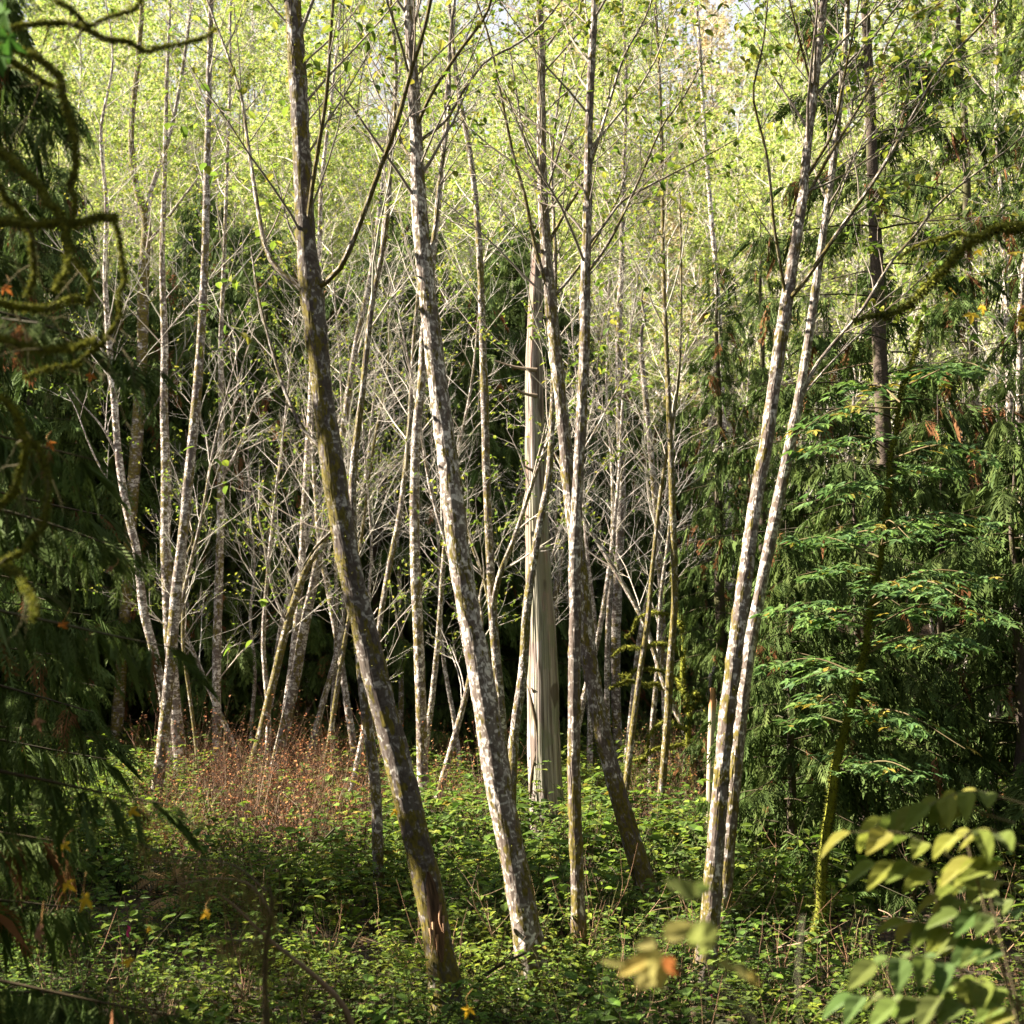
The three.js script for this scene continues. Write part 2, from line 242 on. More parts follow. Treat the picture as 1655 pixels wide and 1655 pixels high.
function alder(o) {
  const R = RNG(o.seed), b = o.t[0], d0 = o.d ?? depthOf(b[0], b[1]), top = o.t[o.t.length - 1], base = at(b[0], b[1], d0);
  const hTop = at(top[0], top[1], d0).y, far = o.to ?? 0, dAt = (py) => d0 + far * clamp((b[1] - py) / (b[1] - top[1]), 0, 1.4);
  const ctrl = o.t.map(([x, y]) => at(x, y, dAt(y))), wid = o.t.map(([, y, w]) => w * dAt(y) / FPX / 2);
  const g0 = groundY(base.x, base.z); ctrl.unshift(ctrl[0].clone().add(V(0, Math.min(-0.12, g0 - 0.15 - ctrl[0].y), 0))); wid.unshift(wid[0] * 1.12);
  const last = ctrl[ctrl.length - 1], prev = ctrl[ctrl.length - 2], up = o.up ?? 4, ud = V().subVectors(last, prev).normalize().lerp(UPV, 0.25).normalize();
  for (let k = 1; k <= 3 && up > 0; k++) { ctrl.push(last.clone().addScaledVector(ud, up * k / 3).add(V(R.s(0.12), 0, R.s(0.12)))); wid.push(lerp(wid[o.t.length], 0.012, k / 3)); }
  const c = new THREE.CatmullRomCurve3(ctrl, false, 'centripetal'), len = c.getLength(), rings = Math.ceil(len / (o.main ? 0.05 : 0.12)), pts = c.getSpacedPoints(rings);
  // width by arc length
  const cum = [0]; for (let k = 1; k < ctrl.length; k++) cum.push(cum[k - 1] + ctrl[k].distanceTo(ctrl[k - 1]));
  const widthAt = (t) => { const s = t * cum[cum.length - 1]; let k = 1; while (k < cum.length - 1 && cum[k] < s) k++; return lerp(wid[k - 1], wid[k], clamp((s - cum[k - 1]) / (cum[k] - cum[k - 1]))); };
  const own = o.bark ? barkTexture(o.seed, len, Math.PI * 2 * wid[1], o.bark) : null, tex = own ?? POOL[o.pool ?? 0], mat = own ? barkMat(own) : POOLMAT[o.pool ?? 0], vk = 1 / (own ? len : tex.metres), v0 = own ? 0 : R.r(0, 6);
  const th = thing(o.name ?? 'alder_tree', o.label, 'tree', V(base.x, g0, base.z), o.group);
  const tr = new MB(true), knob = R.r(0, 50);
  tube(tr, pts, (t, u, l) => { const r = widthAt(t), m = o.main ? tex.mossMask(u % 1, (l * vk) % 1) : 0; return r * (1 + 0.20 * (fbm(u * 4, l * 2.2 + knob, o.seed, 4, 3) - 0.5) + (o.main ? 0.16 * (fbm(u * 8, l * 9 + knob, o.seed + 8, 8, 3) - 0.5) + 0.5 * sstep(0.7, 0, l) * (0.25 + vnoise(u * 5, 1, o.seed + 31, 5) - 0.3) : 0) + 0.10 * (vnoise(0, l * 1.7 + knob, o.seed + 3) - 0.5)) + m * 0.006; }, o.main ? 26 : 12, null, { vk, v0 });
  const stem = worldPart(th, 'trunk', tr, mat);
  if (o.main) { const mm = new MB(); mossTufts(mm, R, pts, widthAt, o.tufts ?? 5200, own ? own.mossMask : null, len); if (mm.i.length) worldSub(th, stem, 'moss', mm, mossMat, 'stuff'); }
  const trunkT = (py) => { let best = 0, bd = 1e9; for (let k = 0; k <= 200; k++) { const q = c.getPointAt(k / 200).sub(EYE).applyAxisAngle(V(1, 0, 0), -PITCH), y = 827.5 - FPX * q.y / -q.z, e = Math.abs(y - py); if (e < bd) { bd = e; best = k / 200; } } return best; };
  const lm = new MB(), tw = new MB(true);
  for (const br of o.branches ?? []) {   // limbs traced one by one; z: how far the tip stands nearer (-) or farther (+)
    const t0 = trunkT(br.p[0][1]), s = c.getPointAt(t0), dS = -s.z, n = br.p.length - 1, cp = br.p.map(([x, y], k) => (k === 0 ? s : at(x, y, dS + (br.z ?? 0) * k / n))), r0 = br.w * dS / FPX / 2;
    if (br.on) { const e = cp[n], q = V().subVectors(e, cp[n - 1]).normalize().lerp(UPV, 0.2).normalize(); cp.push(e.clone().addScaledVector(q, br.on)); }
    const bp = curve(cp, 26), bm = new MB(true); tube(bm, bp, (t) => r0 * (1 - 0.7 * t), 8, null, { vk: 1 / POOL[br.pool ?? 1].metres, v0: R.r(0, 5) });
    worldPart(th, 'branch', bm, POOLMAT[br.pool ?? 1]);
    const nt = br.kids ?? 9; for (let k = 0; k < nt; k++) { const t = R.r(0.15, 0.98), i = Math.min(25, Math.floor(t * 26)), td = V().subVectors(bp[i + 1], bp[i]).normalize(), sd = V(R.s(), R.s(0.6), R.s()).cross(td).normalize(); twig(tw, lm, R, bp[i], td.multiplyScalar(0.8).addScaledVector(sd, 0.6).normalize(), R.r(0.5, 1.3), r0 * 0.4 * (1 - 0.5 * t), 0, { col: o.twigCol ?? (o.main ? BOUGHCOL : STEMCOL), kids: 4, levels: 1, leaves: o.leaves ?? 3, leafCols: o.leafCols ?? ALDERCOLS, leafL: 0.075, simple: !o.main }); }
  }
  const nt = o.twigs ?? 30, [ta, tb] = o.range ?? [0.3, 1];
  for (let k = 0; k < nt; k++) {
    const t = lerp(ta, tb, (k + R()) / nt), s = c.getPointAt(t), T = c.getTangentAt(t), a = R.r(0, Math.PI * 2), out = V(Math.cos(a), 0, Math.sin(a)), w = widthAt(t);
    twig(tw, lm, R, s, T.clone().multiplyScalar(R.r(0.65, 1.2)).addScaledVector(out, R.r(0.6, 0.95)).normalize(), R.r(0.9, 2.3) * (o.twigLen ?? 1), Math.min(w * 0.4, R.r(0.006, 0.015)), 0, { col: o.twigCol ?? (o.main ? BOUGHCOL : STEMCOL), kids: o.kids ?? 6, levels: 2, leaves: (o.leaves ?? 3) * (t > 0.55 ? 1 : 0.25), leafCols: o.leafCols ?? ALDERCOLS, leafL: 0.062, simple: !o.main });
  }
  worldPart(th, 'twigs', tw, twigMat, 'stuff');
  if (lm.i.length) worldPart(th, 'foliage', lm, leafMat, 'stuff');
  return th;
}

// the six alders that stand nearest, then those of the middle distance
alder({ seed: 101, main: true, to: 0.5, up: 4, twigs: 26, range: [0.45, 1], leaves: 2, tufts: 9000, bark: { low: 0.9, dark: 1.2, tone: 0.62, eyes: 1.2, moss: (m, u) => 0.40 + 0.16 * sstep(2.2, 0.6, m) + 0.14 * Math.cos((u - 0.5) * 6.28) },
  label: 'stout mossy alder leaning to the viewer, its lower bark split open in a dark scar',
  t: [[730, 1655, 52], [716, 1570, 46], [695, 1450, 42], [672, 1350, 41], [648, 1250, 41], [628, 1170, 42], [610, 1105, 43], [585, 1000, 41], [566, 920, 39], [551, 840, 38], [537, 750, 37], [524, 660, 35], [513, 560, 37], [503, 470, 39], [495, 385, 32], [490, 300, 30], [486, 220, 29], [480, 110, 29], [472, 0, 27]],
  branches: [{ p: [[520, 475], [545, 440], [584, 355], [615, 270], [640, 205], [665, 112], [685, 50], [700, -20]], w: 10, z: -0.8, on: 1.5, kids: 8, pool: 3 }, { p: [[500, 480], [437, 420], [420, 355], [409, 288], [399, 220], [389, 152], [362, 74], [335, 0]], w: 9, z: 0.9, on: 1, kids: 12, pool: 0 }, { p: [[500, 385], [505, 300], [516, 230], [528, 150], [534, 60], [540, -20]], w: 8, z: -0.6, on: 1.5, kids: 8, pool: 3 }, { p: [[535, 745], [491, 695], [464, 641], [440, 567], [420, 490], [405, 400]], w: 8, z: 0.6, kids: 8, pool: 2 }, { p: [[540, 850], [510, 885], [485, 925]], w: 7, z: 0.5, kids: 2, pool: 1 }] });
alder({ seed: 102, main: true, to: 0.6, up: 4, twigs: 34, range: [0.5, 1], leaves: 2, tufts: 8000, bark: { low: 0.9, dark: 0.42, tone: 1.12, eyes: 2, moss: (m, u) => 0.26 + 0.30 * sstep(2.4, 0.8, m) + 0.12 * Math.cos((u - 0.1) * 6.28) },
  label: 'tall pale alder in the middle, sunlit on one side, thick moss at its foot',
  t: [[868, 1612, 54], [856, 1540, 48], [845, 1470, 44], [830, 1390, 42], [812, 1300, 41], [797, 1220, 40], [783, 1130, 39], [768, 1040, 38], [752, 960, 37], [740, 880, 37], [730, 790, 36], [717, 690, 34], [706, 610, 32], [697, 530, 30], [688, 450, 27], [680, 370, 25], [675, 290, 23], [672, 210, 22], [667, 130, 20], [661, 0, 18]],
  branches: [{ p: [[676, 205], [695, 156], [739, 88], [787, 20], [800, -30]], w: 7, z: -0.5, on: 1, pool: 3 }, { p: [[678, 235], [719, 196], [750, 145], [787, 98], [831, 74], [865, 50], [900, 10]], w: 6, z: 0.5, on: 0.6, pool: 1 }, { p: [[690, 440], [702, 380], [709, 304], [716, 254], [726, 169], [726, 85], [735, -10]], w: 9, z: 0.7, on: 1.5, pool: 0 }, { p: [[676, 270], [650, 235], [640, 200], [610, 150], [580, 60]], w: 6, z: 0.6, pool: 0 }, { p: [[752, 998], [735, 985], [720, 970]], w: 5, kids: 0, pool: 0 }] });
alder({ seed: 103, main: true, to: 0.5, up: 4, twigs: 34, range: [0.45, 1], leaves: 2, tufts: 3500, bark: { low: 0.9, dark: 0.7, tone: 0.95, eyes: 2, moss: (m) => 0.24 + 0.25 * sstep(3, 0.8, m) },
  label: 'slim straight alder that rises past the open side of the grey cedar snag',
  t: [[937, 1562, 22], [935, 1480, 21], [932, 1400, 21], [928, 1250, 20], [928, 1100, 20], [930, 1000, 19], [929, 900, 19], [935, 760, 18], [940, 660, 17], [945, 560, 17], [946, 450, 16], [950, 330, 15], [952, 200, 14], [958, 60, 12], [961, 0, 11]],
  branches: [{ p: [[951, 262], [970, 215], [986, 162], [1010, 88], [1040, 34], [1060, -20]], w: 6, z: 0.5, on: 1, pool: 1 }, { p: [[948, 395], [975, 365], [1003, 328], [1040, 305], [1108, 270], [1190, 225]], w: 6, z: 0.8, pool: 2 }, { p: [[947, 440], [985, 390], [1034, 288], [1071, 203], [1108, 152], [1140, 90]], w: 6, z: -0.6, pool: 1 }, { p: [[935, 745], [965, 690], [1010, 610], [1060, 560]], w: 4, z: 0.7, pool: 0 }] });
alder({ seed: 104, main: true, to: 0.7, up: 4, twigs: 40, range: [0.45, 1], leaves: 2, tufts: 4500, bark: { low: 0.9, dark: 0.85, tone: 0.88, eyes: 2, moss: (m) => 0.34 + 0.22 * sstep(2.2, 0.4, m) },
  label: 'alder with a sweeping curved foot, crossing behind the slim straight one',
  t: [[1062, 1500, 40.5], [1046, 1440, 37.0], [1028, 1380, 32.6], [1010, 1320, 29.9], [990, 1250, 28.2], [970, 1170, 26.4], [955, 1080, 25.5], [945, 1000, 23.8], [938, 930, 22.9], [925, 830, 22.0], [915, 730, 21.1], [905, 640, 20.2], [897, 560, 19.4], [890, 490, 19.4], [882, 400, 18.5], [877, 310, 16.7], [875, 200, 14.1], [875, 100, 12.3], [873, 0, 10.6]],
  branches: [{ p: [[888, 474], [865, 399], [848, 315], [831, 257], [821, 210], [805, 130], [790, 60], [770, 0]], w: 7, z: -0.4, on: 0.8, pool: 3 }, { p: [[890, 485], [939, 426], [975, 365], [1003, 310], [1020, 240]], w: 6, z: 0.8, pool: 2 }, { p: [[882, 400], [915, 340], [945, 290], [975, 200], [990, 120]], w: 7, z: 0.6, pool: 3 }, { p: [[878, 300], [850, 240], [835, 150], [822, 60], [820, -20]], w: 5, z: 0.4, pool: 1 }, { p: [[880, 330], [905, 240], [935, 140], [950, 90]], w: 5, z: -0.3, pool: 1 }] });
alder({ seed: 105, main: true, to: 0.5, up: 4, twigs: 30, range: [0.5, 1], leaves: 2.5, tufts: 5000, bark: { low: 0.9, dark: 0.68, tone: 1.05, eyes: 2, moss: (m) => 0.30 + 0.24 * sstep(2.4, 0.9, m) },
  label: 'thicker trunk of the pair of alders growing from one foot',
  t: [[1138, 1590, 33.6], [1148, 1490, 30.2], [1155, 1390, 28.6], [1165, 1270, 26.9], [1176, 1150, 26.0], [1190, 1040, 25.2], [1205, 930, 23.5], [1220, 820, 22.7], [1238, 720, 21.8], [1252, 620, 21.0], [1263, 540, 20.2], [1271, 490, 19.3], [1285, 400, 16.8], [1296, 330, 16.0], [1306, 230, 15.1], [1318, 120, 13.4], [1331, 0, 11.8]],
  branches: [{ p: [[1271, 490], [1300, 455], [1345, 389], [1420, 281], [1491, 159], [1521, 108], [1589, 37], [1630, -20]], w: 8, z: -0.7, on: 0.6, kids: 14, pool: 2 }, { p: [[1294, 335], [1339, 254], [1400, 152], [1420, 108], [1433, 74], [1462, 20]], w: 7, z: 0.5, on: 0.8, kids: 12, pool: 3 }, { p: [[1269, 488], [1260, 420], [1251, 365], [1240, 254], [1223, 186], [1217, 149], [1232, 80], [1240, 10]], w: 6, z: -0.5, on: 0.6, pool: 3 }, { p: [[1312, 150], [1296, 80], [1284, 34], [1272, -20]], w: 5, z: -0.3, on: 0.5, pool: 3 }, { p: [[1300, 290], [1345, 215], [1365, 120], [1385, 20]], w: 6, z: -0.4, on: 0.6, pool: 3 }, { p: [[1298, 315], [1350, 290], [1420, 245], [1500, 180], [1600, 120]], w: 4, z: 0.6, kids: 12, pool: 1 }] });
alder({ seed: 106, main: true, to: 0.9, up: 4, twigs: 30, range: [0.5, 1], leaves: 2.5, tufts: 2500, bark: { low: 0.9, dark: 0.4, eyes: 1.5, tone: 1.06, moss: (m) => 0.18 + 0.34 * sstep(2.2, 0.9, m) },
  label: 'slimmer whiter trunk of the pair of alders growing from one foot',
  t: [[1164, 1550, 23.2], [1173, 1420, 21.5], [1183, 1300, 20.6], [1196, 1170, 20.6], [1211, 1050, 19.8], [1232, 940, 18.9], [1252, 840, 18.1], [1272, 740, 17.2], [1290, 650, 15.5], [1305, 560, 14.6], [1318, 470, 13.8], [1327, 400, 12.9], [1336, 340, 12.0], [1347, 260, 11.2], [1358, 160, 10.3], [1370, 0, 8.6]],
  branches: [{ p: [[1285, 672], [1315, 597], [1352, 550], [1393, 501], [1443, 420], [1477, 382], [1518, 328], [1653, 220]], w: 7, z: 0.6, on: 1, kids: 16, pool: 1 }, { p: [[1290, 650], [1340, 590], [1400, 530], [1500, 440], [1600, 330]], w: 4, z: 1.1, kids: 10, pool: 0 }, { p: [[1330, 380], [1355, 320], [1390, 240], [1440, 190], [1520, 130]], w: 4, z: 0.5, kids: 10, pool: 0 }] });

const MID = { twigs: 30, range: [0.45, 1], leaves: 3, up: 4, to: 0.6, kids: 6 };
[
  ['mossy alder forking high up, nearest the dark cedar at the edge', { pool: 3, t: [[183, 1250, 21], [195, 1100, 20], [203, 980, 20], [212, 830, 20], [222, 700, 20], [230, 560, 19], [232, 450, 18], [235, 350, 16], [222, 310, 11], [212, 220, 10], [222, 110, 9], [230, 0, 8]], branches: [{ p: [[235, 352], [247, 300], [268, 240], [285, 170], [300, 80], [310, 0]], w: 10, z: 0.6, on: 1, pool: 1 }, { p: [[222, 700], [260, 640], [300, 560], [330, 500]], w: 4, z: 0.4, pool: 2 }, { p: [[233, 400], [280, 340], [330, 270], [360, 190]], w: 6, z: 0.4, pool: 0 }] }],
  ['bright white alder bending behind the mossy forked one', { pool: 4, d: 24, to: 0.4, t: [[272, 1240, 15], [264, 1130, 15], [250, 1058, 14], [233, 990, 14], [220, 888, 13], [203, 814, 13], [190, 719, 12], [184, 635, 11], [176, 550, 10], [170, 450, 8], [172, 330, 7]], branches: [{ p: [[205, 822], [170, 770], [145, 720], [122, 660], [108, 635]], w: 4, z: 0.2, kids: 3, pool: 4 }, { p: [[207, 740], [165, 690], [130, 650], [108, 620]], w: 4, z: -0.2, kids: 3, pool: 4 }] }],
  ['speckled alder leaning across its pale neighbour in the three stem clump', { pool: 1, t: [[248, 1312, 21], [262, 1210, 19], [274, 1090, 18], [285, 960, 18], [296, 860, 17], [308, 740, 16], [318, 640, 15], [325, 540, 14], [330, 450, 13], [333, 350, 12], [335, 250, 11], [337, 150, 10], [341, 0, 9]] }],
  ['grey alder standing upright in the middle of the three stem clump', { pool: 0, d: 25, t: [[292, 1245, 24], [282, 1130, 20], [273, 1000, 19], [268, 880, 18], [268, 760, 16], [265, 650, 14], [266, 560, 12], [262, 420, 10], [266, 280, 8], [270, 120, 6]] }],
  ['thin stem coated yellow with moss beside the three stem clump', { pool: 3, twigs: 6, up: 1, d: 23, t: [[319, 1232, 7], [306, 1120, 6], [296, 1045, 6], [297, 960, 5], [301, 900, 4]] }],
  ['straight evenly grey alder whose branches spread like a vase', { pool: 0, t: [[351, 1265, 15], [350, 1100, 14], [352, 1000, 14], [356, 850, 13], [357, 760, 12], [358, 650, 9], [357, 550, 8], [362, 430, 7], [366, 300, 6], [372, 120, 5]], branches: [{ p: [[357, 780], [335, 720], [322, 660], [318, 580]], w: 6, pool: 2 }, { p: [[357, 778], [385, 725], [408, 660], [432, 610]], w: 6, z: 0.4, pool: 1 }, { p: [[357, 775], [372, 710], [380, 640], [400, 560]], w: 5, z: -0.4, pool: 1 }] }],
  ['fallen looking thin stem slanting behind the evenly grey alder', { pool: 1, d: 25, twigs: 8, up: 0.5, t: [[386, 1232, 9], [345, 1130, 8], [315, 1060, 7], [297, 1015, 5]] }],
  ['dark mossy stem leaning over the brown brush toward the big mossy alder', { pool: 3, t: [[394, 1285, 14], [420, 1190, 13], [440, 1110, 13], [462, 1020, 13], [480, 960, 12], [500, 910, 11], [530, 870, 9], [548, 835, 7]], up: 1, branches: [{ p: [[462, 1012], [440, 950], [425, 870], [408, 790], [393, 735]], w: 5, z: -0.2, kids: 3, pool: 4 }] }],
  ['speckled leaning alder rising out of the brown brush', { pool: 1, t: [[437, 1275, 19], [455, 1200, 18], [475, 1110, 17], [495, 1000, 16], [512, 920, 15], [526, 860, 14], [545, 760, 12], [560, 660, 11], [575, 560, 10], [600, 440, 9], [618, 300, 8], [640, 150, 6]] }],
  ['chalk white alder close behind the speckled leaning one', { pool: 4, d: 25.5, t: [[450, 1240, 13], [462, 1150, 12], [475, 1050, 12], [485, 950, 12], [490, 860, 11], [497, 740, 11], [503, 640, 10], [506, 560, 9], [515, 430, 8], [520, 300, 7], [540, 120, 5]] }],
  ['thin pale stem tilting behind the big mossy alder', { pool: 0, d: 25, t: [[574, 1232, 12], [560, 1130, 11], [546, 1040, 10], [530, 950, 9], [518, 890, 8], [510, 800, 7], [505, 700, 5]] }],
  ['thin mossy stem slanting up to the big mossy alder', { pool: 3, d: 23, twigs: 10, t: [[520, 1275, 9], [535, 1180, 9], [550, 1080, 8], [560, 1020, 7], [575, 930, 6], [588, 840, 5]] }],
  ['dark footed alder half hidden by the big mossy alder', { pool: 2, t: [[613, 1480, 20], [611, 1400, 18], [606, 1260, 18], [595, 1180, 17], [585, 1090, 16], [577, 1000, 15], [572, 900, 13], [570, 780, 12], [585, 640, 10], [600, 500, 9], [622, 380, 9], [632, 260, 7], [640, 120, 6]] }],
  ['upright grey alder with a mossy sleeve at its foot, beside the tall sunlit one', { pool: 0, t: [[688, 1338, 20], [683, 1240, 19], [680, 1130, 18], [675, 1000, 17], [671, 900, 16], [670, 800, 16], [673, 700, 15], [681, 620, 13], [685, 540, 12], [700, 420, 10], [712, 300, 8], [722, 150, 6]] }],
  ['short pale stem slanting out of the herbs under the big mossy alder', { pool: 4, d: 20, twigs: 5, up: 1, t: [[562, 1305, 8], [574, 1245, 8], [588, 1175, 7], [596, 1090, 6]] }],
  ['pale stem slanting from the herbs to the tall sunlit alder', { pool: 0, twigs: 8, up: 1, t: [[697, 1332, 11], [715, 1262, 11], [738, 1180, 10], [756, 1110, 9], [770, 1040, 7]] }],
  ['crooked grey alder seen between the tall sunlit alder and the snag', { pool: 2, d: 17, t: [[818, 1330, 17], [812, 1200, 16], [806, 1110, 15], [797, 1000, 15], [791, 880, 14], [786, 760, 13], [783, 640, 13], [780, 550, 12], [776, 430, 11], [770, 340, 10], [760, 250, 9], [745, 170, 8], [735, 100, 7], [725, 0, 6]], branches: [{ p: [[800, 985], [807, 932], [831, 871], [861, 780], [882, 719], [900, 640]], w: 11, z: -1.0, pool: 0 }, { p: [[797, 1000], [780, 930], [765, 890], [752, 840]], w: 7, z: 0.3, pool: 3 }] }],
  ['dark barked stem leaning in front of the grey cedar snag', { pool: 2, d: 15.5, twigs: 20, range: [0.55, 1], t: [[826, 1330, 15], [832, 1180, 15], [845, 1090, 15], [853, 970, 14], [871, 855, 13], [887, 770, 12], [892, 685, 10], [895, 600, 8]] }],
  ['slender mossy stem leaning just beyond the big mossy alder', { pool: 2, d: 21, t: [[600, 1250, 9], [606, 1100, 9], [613, 1015, 9], [628, 922, 9], [645, 838, 9], [655, 760, 8], [662, 680, 7], [668, 560, 6]] }],
  ['patchy barked alder standing upright beyond the curved foot alder', { pool: 1, t: [[1002, 1262, 16], [995, 1108, 15], [997, 973, 15], [1003, 855, 14], [1005, 787, 13], [1002, 685, 12], [1000, 550, 11], [1005, 420, 9], [1008, 280, 7], [1012, 120, 5]], twigs: 44 }],
  ['slim mossy alder standing in front of the drooping cedar boughs', { pool: 3, t: [[1060, 1372, 13], [1068, 1290, 13], [1078, 1180, 12], [1083, 1080, 12], [1091, 956, 11], [1088, 855, 11], [1085, 753, 10], [1078, 584, 8], [1072, 430, 7], [1070, 250, 6]], twigs: 40 }],
  ['thin pale stem slanting down through the mossy arching boughs', { pool: 0, d: 19, twigs: 12, up: 1.5, t: [[1140, 1285, 9], [1110, 1190, 9], [1075, 1108, 9], [1041, 1007, 8], [990, 915, 7], [944, 838, 5]] }],
  ['mossy thin stem leaning beside the curved foot alder', { pool: 3, d: 17, twigs: 16, t: [[1008, 1320, 11], [1020, 1200, 10], [1034, 1090, 9], [1046, 1010, 8], [1056, 900, 7], [1070, 780, 6]] }],
  ['thin alder far back in the twig tangle above the snag', { pool: 4, d: 29, t: [[1190, 1180, 10], [1180, 900, 10], [1170, 700, 9], [1160, 480, 9], [1148, 330, 8], [1138, 200, 7], [1130, 60, 6]] }],
  ['far white alder glimpsed between the feathery cedars near the frame edge', { pool: 4, d: 22, t: [[1602, 1290, 13], [1606, 1130, 12], [1622, 960, 12], [1628, 820, 12], [1632, 680, 11], [1628, 540, 10], [1622, 380, 8], [1610, 200, 6]] }],
  ['far leaning alder glimpsed low through the young cedars', { pool: 4, d: 23, t: [[1520, 1260, 11], [1540, 1160, 11], [1562, 1080, 10], [1580, 980, 9], [1600, 850, 8], [1612, 700, 6]] }],
  ['grey alder at the very edge of the view beyond the young cedars', { pool: 0, d: 21, t: [[1648, 1300, 16], [1650, 1160, 15], [1655, 1000, 14], [1652, 850, 14], [1648, 700, 12], [1650, 500, 10]] }],
].forEach(([label, o], k) => alder({ ...MID, seed: 200 + k * 7, label, ...o }));

{ // torn wound low on the big mossy alder: bare brown wood, dark splits and hanging splinters
  const host = scene.children.find((o) => o.userData.label?.startsWith('stout mossy alder')), d0 = -host.position.z, R = RNG(9);
  const cp = [[690, 1405], [697, 1440], [702, 1480], [708, 1520], [712, 1550]].map(([x, y]) => at(x, y, d0)), pts = curve(cp, 24), mb = new MB(true), r0 = 21 * d0 / FPX;
  for (let k = 0; k <= 24; k++) { const t = k / 24, w = 0.55 * Math.pow(Math.sin(Math.PI * clamp(t, 0.02, 0.98)), 0.6); for (let j = 0; j <= 10; j++) { const f = j / 10, a = Math.PI / 2 - 0.15 + (f - 0.5) * 2 * w * (0.8 + 0.35 * vnoise(j > 5 ? 9 : 3, k * 0.9, 5)), n = V(Math.cos(a), 0, Math.sin(a)), e = Math.min(f, 1 - f) * 2, groove = vnoise(j * 1.3, k * 0.25, 44), r = r0 * (1.05 + 0.03 * e) - 0.016 * groove * e, c = mix3([0.022, 0.014, 0.010], [0.21, 0.12, 0.07], Math.pow(vnoise(j * 2.3, k * 0.22, 71), 1.4)); mb.vert(pts[k].clone().addScaledVector(n, r), c, n); } }
  for (let k = 0; k < 24; k++) for (let j = 0; j < 10; j++) { const a = k * 11 + j; mb.tri(a, a + 1, a + 11); mb.tri(a + 1, a + 12, a + 11); }
  worldPart(host, 'torn_wound', mb, twigMat).userData.label = 'torn brown wound with splintered wood';
  for (const [x, y, l] of [[712, 1462, 0.16], [700, 1490, 0.2], [706, 1510, 0.13], [716, 1480, 0.1], [695, 1500, 0.12]]) { const sm = new MB(true), p = at(x, y, d0 - r0 * 1.0); tube(sm, curve([p, p.clone().add(V(R.s(0.01), -l * 0.6, 0.015)), p.clone().add(V(R.s(0.02), -l, 0.03))], 6), (t) => 0.010 * (1 - 0.8 * t), 4, jit(R, [0.30, 0.18, 0.10], 0.2)); worldPart(host, 'splinter', sm, twigMat); }
}
